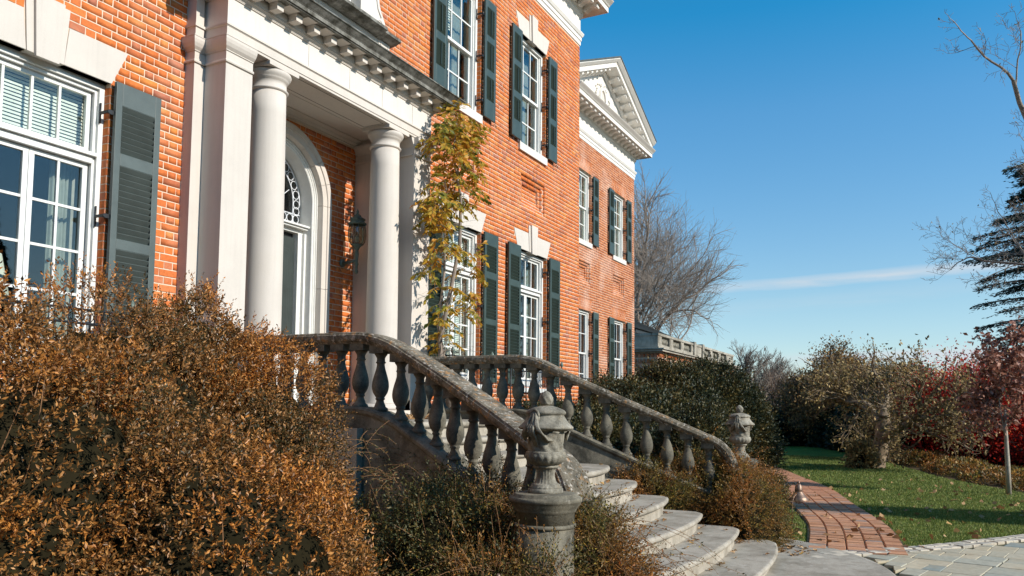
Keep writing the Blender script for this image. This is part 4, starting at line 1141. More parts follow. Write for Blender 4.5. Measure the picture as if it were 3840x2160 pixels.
# ------------------------------------------------------------------ wall lantern
ln = thing('wall_lantern', 'verdigris bronze lantern on a bracket arm on the shaded brick beside the door', 'lamp', (8.40, .50, 1.87))
lx, ly = 8.385, .27
b = MB(); b.tube([(8.42, YB - .012, 1.90), (8.42, YB - .03, 1.90)], .055, 14); b.tube([(8.42, YB - .03, 1.90), (8.40, .40, 1.90), (lx, ly, 1.91)], [.022, .018, .018], 8)
b.lathe([(.004, -.17), (.02, -.155), (.026, -.13), (.015, -.11), (.018, -.06), (.03, -.04), (.02, -.01), (.022, .05), (.03, .1), (.022, .14), (.035, .17), (.05, .19), (.085, .215)], lx, ly, 1.90, 16)
b.obj('bracket', 'verdigris', ln)
MB().lathe([(.075, 0), (.10, .04), (.112, .12), (.108, .20), (.098, .255)], lx, ly, 2.115, 20).obj('glass', 'lampglass', ln)
c = MB()
for k in range(8):
    a = k * math.pi / 4; c.tube([(lx + r_ * math.cos(a), ly + r_ * math.sin(a), z) for r_, z in ((.077, 2.115), (.103, 2.155), (.114, 2.235), (.111, 2.31), (.10, 2.37))], .0045, 4)
c.obj('cage', 'verdigris', ln)
MB().lathe([(.10, .0), (.118, .008), (.118, .022), (.095, .035), (.088, .06), (.105, .068), (.10, .08), (.06, .10), (.045, .115), (.05, .122), (.03, .135), (.012, .16), (.018, .175), (.006, .20), (.002, .22)], lx, ly, 2.37, 18).obj('cap', 'verdigris', ln)
MB().lathe([(.02, 0), (.028, .02), (.03, .05), (.012, .08)], lx, ly, 2.15, 12).obj('bulb', 'blind', ln)

# ------------------------------------------------------------------ steps
st = thing('stone_staircase', 'flight of curved grey stone steps sweeping down from the portico', 'stairs', (7.24, -3.6, G))
RH = .15
ym = [-2.12, -2.37, -2.63, -3.43, -3.71, -3.99, -4.29, -4.615, -4.985]
ye = [-2.10, -2.36, -2.74, -3.20, -3.50, -3.84, -4.17, -4.50, -4.80]
hw = [1.45, 1.30, 1.12, 1.12, 1.13, 1.15, 1.25, 1.42, 1.72]
def offset_poly(p, d):
    n = len(p); out = []
    for i in range(n):
        a, b, c = Vector(p[i - 1]), Vector(p[i]), Vector(p[(i + 1) % n])
        e1 = (b - a).normalized(); e2 = (c - b).normalized(); n1 = Vector((e1.y, -e1.x)); n2 = Vector((e2.y, -e2.x)); m = (n1 + n2)
        m = m.normalized() / max(.5, math.sqrt(max(.1, (1 + n1.dot(n2)) / 2))) if m.length > 1e-6 else n1
        out.append(tuple(b + m * d))
    return out
for k in range(9):
    c = 7.20; h = hw[k]; y0, y1 = ym[k], ye[k]; rc = .10
    front = []
    nn = 28
    for i in range(nn + 1):
        u = -1 + 2 * i / nn; front.append((c + u * (h - rc * .3), y0 + (y1 - y0) * abs(u) ** 2.4))
    # rounded outer corners
    front = [(c - h, y1 + .14), (c - h + .012, y1 + .06)] + front[1:-1] + [(c + h - .012, y1 + .06), (c + h, y1 + .14)]
    yb_ = -.70 if k == 0 else ym[k - 1] + .5
    poly = [(c - h, yb_)] + front + [(c + h, yb_)]        # counter-clockwise seen from above
    zt = -.11 - RH * k
    levels = [(-.045, zt - RH - (.0 if k < 8 else .02)), (-.045, zt - .068), (-.03, zt - .062), (-.028, zt - .052), (-.005, zt - .050), (.006, zt - .036), (.008, zt - .022), (.003, zt - .009), (-.010, zt - .001), (-.022, zt)]
    mb = MB(); v = []; m = len(poly)
    for d, z in levels: v += [(x, y, z) for x, y in offset_poly(poly, d)]
    f = [(i * m + j, i * m + (j + 1) % m, (i + 1) * m + (j + 1) % m, (i + 1) * m + j) for i in range(len(levels) - 1) for j in range(m)]
    f.append(tuple(range((len(levels) - 1) * m, len(levels) * m)))
    me = mb.add(v, f, False).mesh('step')
    o = link('step', me, 'stepstone', st)
MB().box(5.55, 8.9, -2.0, -.72, G, -.16).obj('landing', 'stepstone', st)
# half-round platform at the foot
pc = (7.6, -3.5); PR = 2.72
def pl(a): return (pc[0] + PR * 1.0 * math.cos(a), pc[1] + PR * .93 * math.sin(a))
poly = [pl(math.radians(a)) for a in np.linspace(-178, 2, 60)]
pts = []
for d, z in ((0, G - .02), (0, G + .012), (-.012, G + .03), (-.03, G + .034)): pts += [(x, y, z) for x, y in offset_poly(poly, d)]
m = len(poly)
f = [(i * m + j, i * m + (j + 1) % m, (i + 1) * m + (j + 1) % m, (i + 1) * m + j) for i in range(3) for j in range(m)] + [tuple(range(3 * m, 4 * m))]
MB().add(pts, f).obj('platform', 'stepstone', st)

# ------------------------------------------------------------------ balustrades
BP = [(.056, 0), (.056, .0), (.066, .004), (.070, .014), (.066, .026), (.054, .034), (.048, .040), (.046, .052), (.034, .078), (.032, .094), (.040, .100), (.041, .110), (.036, .116), (.045, .130), (.062, .158), (.071, .190), (.073, .215), (.070, .250), (.060, .292), (.047, .335), (.038, .368), (.034, .392), (.033, .405), (.042, .411), (.043, .419), (.036, .425), (.035, .448), (.040, .462), (.048, .474), (.055, .482), (.055, .492)]
bal = MB().lathe(BP, 0, 0, 0, 24)
bal.box(-.072, .072, -.072, .072, -.10, 0); bal.box(-.072, .072, -.072, .072, .492, .585)
BALM = bal.mesh('baluster'); BALM.materials.append(M['baluster'])
RW = 1.515
def railpath(sg):
    """plan offset from the axis and top height as functions of y"""
    pts = []
    for y in np.arange(-.45, -4.12, -.09):
        y = float(y)
        w = RW if y > -2.35 else RW + (.30 * ((-2.35 - y) / .95) ** 1.35)
        w = min(w, RW + .9)
        if y > -1.86: z = .665
        elif y > -2.35: u = (-1.86 - y) / .49; z = .665 - .5 * .52 * .49 * u * u
        else: z = .665 - .5 * .52 * .49 - .475 * (-2.35 - y)
        pts.append((7.24 + sg * w, y, z))
    return pts
def sweep(path, prof, name, mat, parent, ups=None, smooth=False, caps=True):
    """prof: (sideways, up); up is square to the path within the vertical plane"""
    path = [Vector(p) for p in path]; n = len(path); m = len(prof); v = []
    for i, p in enumerate(path):
        t = (path[min(i + 1, n - 1)] - path[max(i - 1, 0)]).normalized()
        s = ups[i] if ups else Vector((t.y, -t.x, 0)).normalized()
        u = s.cross(t) if s.cross(t).z >= -0.5 else s.cross(t)
        if u.z < 0 and not ups: u = -u
        for a, b in prof: v.append(tuple(p + s * a + u * b))
    f = [(i * m + j, i * m + (j + 1) % m, (i + 1) * m + (j + 1) % m, (i + 1) * m + j) for i in range(n - 1) for j in range(m)]
    if caps: f += [tuple(range(m - 1, -1, -1)), tuple(range((n - 1) * m, n * m))]
    return MB().add(v, f, smooth).obj(name, mat, parent)
RPROF = [(-.075, -.10), (.075, -.10), (.082, -.085), (.10, -.078), (.112, -.06), (.112, -.028), (.105, -.022), (.10, -.008), (.085, 0), (-.085, 0), (-.10, -.008), (-.105, -.022), (-.112, -.028), (-.112, -.06), (-.10, -.078), (-.082, -.085)]
def balustrade(sg, label):
    t = thing('stone_balustrade', label, 'balustrade', (7.24 + sg * RW, -2.2, G))
    P = railpath(sg)
    # the rail ends in a downward scroll
    e = Vector(P[-1]); d = (e - Vector(P[-4])).normalized(); hd = Vector((d.x, d.y, 0)).normalized()
    sc = []; base_a = math.atan2(d.z, Vector((d.x, d.y)).length); cur = e.copy(); a = base_a
    for i in range(12):
        a -= math.radians(5.2) * (1 + i * .02); cur = cur + (hd * math.cos(a) + Vector((0, 0, math.sin(a)))) * .045; sc.append(tuple(cur))
    path = P + sc
    side = []
    for i, p in enumerate(path):
        q0, q1 = Vector(path[max(0, min(i, len(P) - 1) - 1)]), Vector(path[min(i + 1, len(P) - 1)])
        tt = q1 - q0 if (q1 - q0).length > 1e-6 else d
        side.append(Vector((tt.y, -tt.x, 0)).normalized())
    n = len(path); m = len(RPROF); v = []
    for i, p in enumerate(path):
        p = Vector(p); tt = (Vector(path[min(i + 1, n - 1)]) - Vector(path[max(i - 1, 0)])).normalized(); s = side[i]; u = tt.cross(s); u = u if u.dot(Vector((0, 0, 1)) - tt * tt.z) > 0 else -u
        w = 1 if i < len(P) else 1 + .25 * (i - len(P)) / 13
        for a_, b_ in RPROF: v.append(tuple(p + s * a_ * w + u * (b_ if b_ > -.05 else b_ * w)))
    f = [(i * m + j, i * m + (j + 1) % m, (i + 1) * m + (j + 1) % m, (i + 1) * m + j) for i in range(n - 1) for j in range(m)] + [tuple(range(m - 1, -1, -1)), tuple(range((n - 1) * m, n * m))]
    MB().add(v, f).obj('handrail', 'railstone', t)
    # curb (string) with a moulded coping, following the rail
    dz = .678
    lo = [(x, y, z - dz) for x, y, z in P]
    sweep(lo, [(-.10, -.03), (.10, -.03), (.125, -.005), (.13, .02), (.12, .032), (.10, .04), (-.10, .04), (-.12, .032), (-.13, .02), (-.125, -.005)], 'coping', 'oldstone', t)
    mb = MB(); v = []
    for i, (x, y, z) in enumerate(lo):
        q0, q1 = Vector(lo[max(i - 1, 0)]), Vector(lo[min(i + 1, len(lo) - 1)]); tt = q1 - q0; s = Vector((tt.y, -tt.x, 0)).normalized() * .10
        for k_ in (-1, 1):
            for zz in (G - .1, max(G, z - .028)): v.append((x + s.x * k_, y + s.y * k_, zz))
    m = 4; n = len(lo)
    f = []
    for i in range(n - 1):
        a_ = i * 4; b_ = a_ + 4
        f += [(a_, a_ + 1, b_ + 1, b_), (a_ + 2, b_ + 2, b_ + 3, a_ + 3), (a_ + 1, a_ + 3, b_ + 3, b_ + 1)]
    f += [(0, 2, 3, 1), ((n - 1) * 4, (n - 1) * 4 + 1, (n - 1) * 4 + 3, (n - 1) * 4 + 2)]
    mb.add(v, f).obj('curb', 'oldstone', t)
    # balusters every 21 cm along y
    y = -.62
    while y > -4.05:
        k_ = min(range(len(P)), key=lambda i: abs(P[i][1] - y)); x, _, z = P[k_]
        if k_ + 1 < len(P):
            j = k_ if P[k_][1] >= y else k_ - 1; a_, b_ = P[j], P[j + 1]; u = (y - a_[1]) / (b_[1] - a_[1]); x = a_[0] + (b_[0] - a_[0]) * u; z = a_[2] + (b_[2] - a_[2]) * u
        sc_ = 1
        put(BALM, 'baluster', (x, y, z - .10 - .585 + .036), t)
        y -= .2115
    # terminal block under the scroll
    if sg < 0: MB().box(e.x - .12, e.x + .12, e.y - .30, e.y + .05, G, e.z - .30).obj('end_block', 'oldstone', t, .01)
    return t
balustrade(-1, 'near weathered stone balustrade with lichened handrail sloping down to the big urn')
balustrade(1, 'far weathered stone balustrade descending in front of the dark holly')

# ------------------------------------------------------------------ urns on round pedestals
def urn(cx, cy, zb, H, label, sc=1.0, rz=0):
    t = thing('stone_urn', label, 'urn', (cx, cy, zb))
    s = H / .59
    L = lambda pr, **k: MB().lathe([(r * s, z * s) for r, z in pr], cx, cy, zb, 96, **k)
    MB().lathe([(.10 * s, 0), (.105 * s, .006 * s), (.105 * s, .026 * s), (.088 * s, .034 * s), (.088 * s, .05 * s), (.075 * s, .058 * s)], cx, cy, zb, 40).obj('base', 'urnstone', t)
    fl = lambda th, i: 1 + .055 * abs(math.sin(th * 10)) if 1 <= i <= 8 else 1
    L([(.095, .030), (.092, .036), (.072, .052), (.060, .070), (.053, .095), (.052, .115), (.056, .135), (.066, .148), (.072, .150), (.076, .156), (.076, .163), (.070, .167)], fr=fl).obj('foot', 'urnstone', t)
    gad = lambda th, i: 1 + .05 * abs(math.sin(th * 9)) if 1 <= i <= 6 else 1
    L([(.07, .165), (.082, .170), (.098, .180), (.112, .196), (.119, .212), (.120, .224), (.115, .232), (.118, .236), (.118, .244), (.110, .248)], fr=gad).obj('bowl', 'urnstone', t)
    spiral = lambda th, i: 1 + .04 * math.sin(th * 9 + i * .5) if 1 <= i <= 13 else 1
    L([(.104, .246)] + [(.104 + .004 * (i / 13) ** 1.5, .250 + .116 * i / 13) for i in range(14)] + [(.115, .368)], fr=spiral).obj('body', 'urnstone', t)
    L([(.112, .366), (.128, .371), (.156, .378), (.165, .384), (.165, .392), (.156, .400), (.134, .420), (.120, .440), (.111, .455), (.108, .462), (.116, .467), (.121, .473), (.120, .482), (.108, .494), (.075, .508), (.040, .517), (.024, .520)]).obj('lid', 'urnstone', t)
    cone = lambda th, i: 1 + .09 * math.sin(th * 7 + i * 1.9) if i > 3 else 1
    L([(.02, .519), (.024, .524), (.036, .529), (.035, .535), (.038, .541), (.041, .554), (.040, .568), (.034, .583), (.022, .598), (.008, .607), (.001, .609)], fr=cone).obj('finial', 'urnstone', t)
    # draped swags hung from handles
    for a0 in (rz, rz + math.pi):
        dr_ = MB(); ux, uy = math.cos(a0), math.sin(a0); tx, ty = -uy, ux
        dr_.tube([(cx + s * (ux * .130 + tx * .026 * math.cos(b_)), cy + s * (uy * .130 + ty * .026 * math.cos(b_)), zb + s * (.455 + .038 * math.sin(b_))) for b_ in np.linspace(0, 2 * math.pi, 16)], .009 * s, 7)
        for sd in (-1, 1):
            for k_ in range(7):
                f_ = k_ / 6
                key = [(0, .126, .492 - .004 * k_), (.10 + .05 * f_, .140, .462 - .012 * f_), (.17 + .10 * f_, .170, .402 - .012 * f_), (.25 + .16 * f_, .170, .372 - .018 * f_), (.36 + .26 * f_, .134, .346 - .030 * f_), (.56 + .32 * f_, .124, .338 - .022 * f_), (.78 + .26 * f_, .130, .358 - .012 * f_), (.92 + .22 * f_, .150, .374)]
                pts = []
                for i in range(len(key) - 1):
                    for u in (0, .34, .67):
                        a_, r_, z_ = [key[i][j] + (key[i + 1][j] - key[i][j]) * u for j in range(3)]
                        pts.append((cx + s * r_ * math.cos(a0 + sd * a_), cy + s * r_ * math.sin(a0 + sd * a_), zb + s * z_))
                dr_.tube(pts, [(.0072 if 1 < i < len(pts) - 3 else .004) * s for i in range(len(pts))], 6)
        for k_ in range(3):
            w_ = (k_ - 1) * .08
            dr_.tube([(cx + s * r_ * math.cos(a0 + w_), cy + s * r_ * math.sin(a0 + w_), zb + s * z_) for r_, z_ in ((.132, .45), (.150, .42), (.176, .388), (.165, .355), (.130, .32), (.112, .28))], [.007 * s, .010 * s, .011 * s, .010 * s, .008 * s, .003 * s], 6)
        dr_.tube([(cx + s * r_ * ux, cy + s * r_ * uy, zb + s * z_) for r_, z_ in ((.12, .50), (.15, .43), (.168, .39))], [.008 * s, .014 * s, .008 * s], 6)
        dr_.obj('drapery', 'urnstone', t)
    return t
def pedestal(cx, cy, zt, r, label):
    t = thing('stone_pedestal', label, 'pedestal', (cx, cy, G))
    k = r / .172
    MB().lathe([(r, G), (r, zt - .20)], cx, cy, 0, 56).lathe([(r + .004, zt - .2), (r + .012 * k, zt - .195), (r + .012 * k, zt - .18), (r + .002, zt - .175)], cx, cy, 0, 56).obj('shaft', 'oldstone', t)
    MB().lathe([(r + .001, zt - .175), (r + .002, zt - .11), (r + .012, zt - .105), (r + .014, zt - .095), (r + .022, zt - .08), (r + .036, zt - .062), (r + .040, zt - .05), (r + .046, zt - .046), (r + .048, zt - .028), (r + .040, zt - .020), (r + .020, zt - .018), (r + .018, zt - .002), (r + .004, zt), (r - .06, zt + .002)], cx, cy, 0, 56).obj('capital', 'oldstone', t)
    MB().lathe([(r + .05, G), (r + .05, G + .10), (r + .03, G + .13), (r + .004, G + .15)], cx, cy, 0, 48).obj('base', 'oldstone', t)
pedestal(4.505, -4.22, -.487, .172, 'round grey stone pedestal under the big near urn')
urn(4.505, -4.22, -.487, .59, 'large carved stone urn with acorn finial on the near round pedestal', rz=math.radians(174))
pedestal(10.09, -4.21, -.545, .172, 'far round stone pedestal overgrown with orange trailing stems')
urn(10.09, -4.21, -.545, .62, 'smaller-looking pale stone urn beyond the stairs, set against the holly', rz=math.radians(181))

# ------------------------------------------------------------------ ground
def sheet(name, poly, z, mat):
    return struct(MB().add([(x, y, z) for x, y in poly], [tuple(range(len(poly)))]).obj(name, mat))
struct(MB().add([(-900, -900, G - .012), (1500, -900, G - .012), (1500, 1200, G - .012), (-900, 1200, G - .012)], [(0, 1, 2, 3)]).obj('ground', 'woodfloor'))
def gz(x, y):
    """gentle mound of the lawn beyond the path"""
    d = math.exp(-(((x - 31) / 8) ** 2 + ((y + 2) / 4.5) ** 2)) * .16
    return G - .004 + d
lawn = MB(); nx, ny = 70, 44
def edge_y(x):      # southern/eastern limit of the lawn as it falls to the shrubbery
    return None
ln_v = []; X0, X1, Y0, Y1 = 9.0, 36.5, -16, 1.5
for i in range(nx + 1):
    for j in range(ny + 1):
        x = X0 + (X1 - X0) * i / nx; y = Y0 + (Y1 - Y0) * j / ny
        ln_v.append((x, y, gz(x, y)))
BND = [(17.0, -8.4), (18.0, -7.75), (19.6, -7.0), (21.4, -6.3), (23.5, -5.75), (27.0, -4.55), (31, -3.3), (36.5, -1.4)]
def inlawn(x, y):
    if x > 36.2: return False
    if x > 17.0:
        # boundary running from (17.6,-8.6) by (23,-6.6), (27,-4.6) and (30,-3.4) to (36,-1.2)
        pts = BND
        for (a, b), (c2, d) in zip(pts, pts[1:]):
            if a <= x <= c2: return y > b + (d - b) * (x - a) / (c2 - a)
    return True
lf = [(i * (ny + 1) + j, (i + 1) * (ny + 1) + j, (i + 1) * (ny + 1) + j + 1, i * (ny + 1) + j + 1) for i in range(nx) for j in range(ny) if inlawn(X0 + (X1 - X0) * (i + .5) / nx, Y0 + (Y1 - Y0) * (j + .5) / ny)]
lawn.add(ln_v, lf, True); struct(lawn.obj('lawn', 'grass'))
sheet('planting_bed', [(-3, -5.2), (4.6, -5.2), (9.0, -4.75), (9.9, -4.55), (11.2, -3.9), (14.5, -3.0), (19, -1.9), (26, .9), (26, 2.0), (-3, 2.0)], G + .008, 'soil')
# brick path
ctr = [(9.35, -5.55), (11.5, -5.28), (13.6, -4.78), (16.9, -3.98), (19.3, -3.15), (21.9, -2.2), (24.5, -.8), (27, 1.2)]
def interp(pts, s):
    L = [0]
    for a, b in zip(pts, pts[1:]): L.append(L[-1] + math.dist(a, b))
    s = max(0, min(L[-1] - 1e-6, s))
    for i in range(len(pts) - 1):
        if L[i] <= s <= L[i + 1]:
            u = (s - L[i]) / (L[i + 1] - L[i]); a, b = pts[i], pts[i + 1]
            # Catmull-Rom
            p0 = pts[max(i - 1, 0)]; p3 = pts[min(i + 2, len(pts) - 1)]
            f = lambda A, B, C_, D_: .5 * ((2 * B) + (-A + C_) * u + (2 * A - 5 * B + 4 * C_ - D_) * u * u + (-A + 3 * B - 3 * C_ + D_) * u ** 3)
            return (f(p0[0], a[0], b[0], p3[0]), f(p0[1], a[1], b[1], p3[1]))
def plen(pts): return sum(math.dist(a, b) for a, b in zip(pts, pts[1:]))
PW = .98
def frame_at(s):
    p = Vector(interp(ctr, s)); p2 = Vector(interp(ctr, s + .05)); t = (p2 - p).normalized(); return p, t, Vector((-t.y, t.x))
Lp = plen(ctr)
bed = []
ns_ = int(Lp / .3)
L_, R_ = [], []
for i in range(ns_):
    p, t, n_ = frame_at(i * .3); L_.append(tuple(p + n_ * (PW / 2 + .02))); R_.append(tuple(p - n_ * (PW / 2 + .02)))
v = []; f = []
for i, (a, b) in enumerate(zip(L_, R_)): v += [(a[0], a[1], gz(*a) + .014), (b[0], b[1], gz(*b) + .014)]
for i in range(len(L_) - 1): f.append((2 * i, 2 * i + 1, 2 * i + 3, 2 * i + 2))
path = struct(MB().add(v, f).obj('brick_path', 'mortardark'))
pb = MB(); pb.add([(-.5, -.5, 0), (.5, -.5, 0), (.5, .5, 0), (-.5, .5, 0), (-.47, -.44, 1), (.47, -.44, 1), (.47, .44, 1), (-.47, .44, 1)], [(4, 5, 6, 7), (0, 1, 5, 4), (1, 2, 6, 5), (2, 3, 7, 6), (3, 0, 4, 7)])
PBM = pb.mesh('brick'); PBM.materials.append(M['paver'])
q = random.Random(12); farb = MB(); cnt = 0; row = 0
s = .06
while s < Lp - .4:
    ncol = 5; cw = PW / ncol        # bricks laid across five lanes
    for kcol in range(ncol):
        off = (.0 if kcol % 2 else .5) * .1
        ps, pt, pn = frame_at(s + off)
        lat = -PW / 2 + cw * (kcol + .5)
        pos = ps + pn * lat
        if cnt < 300:
            o = put(PBM, 'brick', (pos.x, pos.y, gz(pos.x, pos.y) + .012), path)
            o.parent = path; o.scale = (.094, cw - .004, .024 + q.uniform(0, .007)); o.rotation_euler = (q.uniform(-.008, .008), q.uniform(-.008, .008), math.atan2(pt.y, pt.x) + q.uniform(-.015, .015)); cnt += 1
        else:
            a = pt * .047; b = pn * (cw / 2 - .003); z = gz(pos.x, pos.y) + .036 + q.uniform(0, .005); z0 = z - .02
            c4 = [pos - a - b, pos + a - b, pos + a + b, pos - a + b]
            farb.add([(c.x, c.y, z0) for c in c4] + [(c.x, c.y, z) for c in c4], [(4, 5, 6, 7), (0, 1, 5, 4), (1, 2, 6, 5), (2, 3, 7, 6), (3, 0, 4, 7)])
    s += .1045
stuff(farb.obj('brickwork', 'paverfar', path))
# second stretch of path seen beyond the holly
sheet('far_path', [(29.5, .9), (37.5, -.25), (38.5, .45), (30.2, 1.9)], G + .19, 'paverfar')
# flagstone court with a double row of setts
bc = [(8.9, -5.02), (9.42, -5.42), (9.95, -5.93), (10.8, -6.55), (11.8, -7.2), (13.2, -8.0), (15.5, -9.0)]
court = struct(MB().add([(x, y, G + .006) for x, y in ([(-6, -16), (18, -16), (18, -9.3)] + bc[::-1] + [(4.0, -5.1), (-6, -5.1)])], [tuple(range(len(bc) + 5))]).obj('flagstone_court', 'mortardark'))
q = random.Random(21)
def slab(pts, z0, z1, name, mat, parent, inset=.008):
    c = sum((Vector(p) for p in pts), Vector((0, 0))) / len(pts)
    o1 = [tuple(Vector(p) + (c - Vector(p)).normalized() * .006) for p in pts]; o2 = [tuple(Vector(p) + (c - Vector(p)).normalized() * (.006 + inset)) for p in pts]
    n = len(pts); v = [(x, y, z0) for x, y in o1] + [(x, y, z1 - .005) for x, y in o1] + [(x, y, z1) for x, y in o2]
    f = [(i, (i + 1) % n, (i + 1) % n + n, i + n) for i in range(n)] + [(i + n, (i + 1) % n + n, (i + 1) % n + 2 * n, i + 2 * n) for i in range(n)] + [tuple(range(2 * n, 3 * n))]
    return MB().add(v, f).obj(name, mat, parent)
for r_ in (0, 1):
    s = 0
    while s < plen(bc) - .15:
        w = q.uniform(.11, .17); a, b = Vector(interp(bc, s)), Vector(interp(bc, s + w)); t = (b - a).normalized(); n_ = Vector((t.y, -t.x))
        o0, o1 = .01 + .13 * r_, .13 + .13 * r_
        sh_ = Vector((q.uniform(-.006, .006), q.uniform(-.006, .006))); sk = t * q.uniform(-.02, .02)
        slab([tuple(a + n_ * o1 + sk + sh_), tuple(b + n_ * o1 + sk + sh_), tuple(b + n_ * o0 + sh_), tuple(a + n_ * o0 + sh_)], G + .006, G + .030 + q.uniform(0, .008), 'sett', 'sett', court)
        s += w + .012
def inside_court(x, y):
    if (x - pc[0]) ** 2 / (PR + .03) ** 2 + (y - pc[1]) ** 2 / ((PR + .03) * .93) ** 2 < 1 and y < pc[1] + 1: return False
    for a, b in zip(bc, bc[1:]):
        if a[0] <= x <= b[0]:
            yy = a[1] + (b[1] - a[1]) * (x - a[0]) / (b[0] - a[0])
            return y < yy - .345
    return x < bc[0][0] and y < -5.3
def split(x0, x1, y0, y1, lev=0):
    w, h = x1 - x0, y1 - y0
    if w > .62 or (w > .40 and q.random() < .45 and w > h * 1.4): m = x0 + w * q.choice((.38, .5, .62)); return split(x0, m, y0, y1) + split(m, x1, y0, y1)
    if h > .38 or (h > .26 and q.random() < .4): m = y0 + h * q.choice((.38, .5, .62)); return split(x0, x1, y0, m) + split(x0, x1, m, y1)
    return [(x0, x1, y0, y1)]
ca, sa = math.cos(math.radians(12)), math.sin(math.radians(12))
for (x0, x1, y0, y1) in split(0, 8.4, 0, 5.2):
    P4 = [(6.9 + ca * x + sa * y, -9.6 - sa * x + ca * y + .0) for x, y in ((x0, y0), (x1, y0), (x1, y1), (x0, y1))]
    j = [(a + q.uniform(-.008, .008), b + q.uniform(-.008, .008)) for a, b in P4]
    ins = [inside_court(*p) for p in j]
    if not any(ins): continue
    if not all(ins):      # cut the slab along the border
        cx_, cy_ = sum(p[0] for p in j) / 4, sum(p[1] for p in j) / 4
        if not inside_court(cx_, cy_): continue
        jj = []
        for p, ok in zip(j, ins):
            if ok: jj.append(p)
            else:
                u = 1.0
                while u > .1 and not inside_court(cx_ + (p[0] - cx_) * u, cy_ + (p[1] - cy_) * u): u -= .05
                jj.append((cx_ + (p[0] - cx_) * u, cy_ + (p[1] - cy_) * u))
        j = jj
    slab(j, G + .006, G + .026 + q.uniform(0, .006), 'flagstone', 'flag', court)

# ------------------------------------------------------------------ path lamps
def path_lamp(x, y, z, label, s=1.0, ang=2.6):
    t = thing('path_lamp', label, 'garden lamp', (x, y, G), 'copper path lamps')
    MB().lathe([(.088 * s, 0), (.090 * s, .004), (.060 * s, .035 * s), (.036 * s, .07 * s), (.030 * s, .082 * s), (.033 * s, .086 * s), (.031 * s, .098 * s), (.028 * s, .125 * s), (.020 * s, .140 * s), (.010 * s, .146 * s)], x, y, z, 28).obj('shade', 'copper', t)
    MB().lathe([(.004, 0), (.012 * s, .006), (.013 * s, .014 * s), (.004, .024 * s)], x, y, z + .145 * s, 12).obj('finial', 'copper', t)
    dx, dy = math.cos(ang), math.sin(ang)
    pts = [(x, y, z + .09 * s), (x + dx * .06, y + dy * .06, z + .088), (x + dx * .12, y + dy * .12, z + .06), (x + dx * .155, y + dy * .155, z), (x + dx * .165, y + dy * .165, z - .1), (x + dx * .165, y + dy * .165, G)]
    MB().tube(pts, .0075, 8).obj('arm', 'copper', t)
    w = MB()
    w.tube([(x + .03 * s * math.cos(a), y + .03 * s * math.sin(a), z - .02 + .006 * math.sin(3 * a)) for a in np.linspace(0, 6.28, 14)], .0025, 4)
    for a in (0, 1.57, 3.14, 4.71): w.tube([(x + .055 * math.cos(a), y + .055 * math.sin(a), z + .03), (x + .05 * math.cos(a), y + .05 * math.sin(a), z - .02), (x, y, z - .04)], .0025, 4)
    w.obj('guard', 'copper', t)
path_lamp(11.60, -4.66, -1.16, 'small copper bell-shaped path lamp on a curved arm beside the brick path', 1.55, 2.75)
path_lamp(3.80, -4.28, -1.005, 'blue-grey lamp top with copper knob just showing before the near pedestal', 1.0, 3.3)

# ------------------------------------------------------------------ orangery beyond the wing
og = thing('orangery', 'low brick orangery with stone parapet and slate roof beyond the mansion wing', 'building', (48, 8, G))
OX, OY, OE = 39.7, 5.9, 57.0
OZ = 3.05
ob = brick_rows(OX, OE, .6, OZ - .55, [])
lay(ob, OY - .004, og, 0, mat_s='brickpale')
MB().box(OX, OE, OY - .0015, OY + .4, G, OZ).box(OX, OX + .4, OY + .4, 22, G, OZ).obj('wall', 'mortar', og)
V = []; Fs = []; n = 0
for a, b, c2, d in brick_rows(OY, OY + 6, .6, OZ - .5, []):
    V += [(OX - .004, b, c2), (OX - .004, a, c2), (OX - .004, a, d), (OX - .004, b, d)]; Fs.append((n, n + 1, n + 2, n + 3)); n += 4
stuff(np_mesh('brickwork', np.array(V), np.array(Fs), 'brickpale', og))
dn = MB()
for rowz, stp in ((OZ - .55, .22), (OZ - .30, .22)):
    x = OX - .05
    while x < OE: dn.box(x, x + .11, OY - .11, OY - .002, rowz, rowz + .16); x += stp
    y = OY
    while y < OY + 6: dn.box(OX - .11, OX - .002, y, y + .11, rowz, rowz + .16); y += stp
stuff(dn.obj('dentil_bricks', 'brickpale', og))
oc_ = MB()
for z0, z1, e in ((OZ - .12, OZ - .04, .14), (OZ - .04, OZ + .06, .34), (OZ + .06, OZ + .12, .42), (OZ + .12, OZ + .22, .05)):
    oc_.box(OX - e, OE + e, OY - e, OY + .5, z0, z1); oc_.box(OX - e, OX + .5, OY + .5, 20, z0, z1)
oc_.obj('cornice', 'parapetstone', og)
PZ0, PZ1 = OZ + .22, 3.95
bays = [(40.35, 41.75), (42.4, 43.9), (44.5, 46.0), (49.0, 50.4), (51.1, 52.6), (53.3, 54.9), ]
pp = MB(); pp.box(OX, OE, OY, OY + .3, PZ0, PZ0 + .12)
px = OX
for a, b in bays + [(OE, OE)]:
    pp.box(px, a, OY, OY + .3, PZ0 + .12, PZ1 - .12)
    if a - px > .4: pp.box(px + .1, a - .1, OY - .015, OY, PZ0 + .2, PZ1 - .2)
    px = b
pp.box(OX - .04, OE + .04, OY - .04, OY + .34, PZ1 - .12, PZ1)
for x in (46.6, 48.5): pp.box(x - .22, x + .22, OY - .1, OY + .3, PZ0, PZ1 + .08)
pp.box(OX, OX + .3, OY + .3, OY + 1.6, PZ0, PZ1); pp.box(OX, OX + .3, OY + 1.6, OY + 6, PZ0, PZ0 + .12); pp.box(OX - .04, OX + .34, OY + .3, OY + 6, PZ1 - .12, PZ1 + .001)
pp.obj('parapet', 'parapetstone', og)
obm = MB().lathe([(r * 1.0, z * .94) for r, z in BP], 0, 0, 0, 10).mesh('baluster'); obm.materials.append(M['urnstone'])
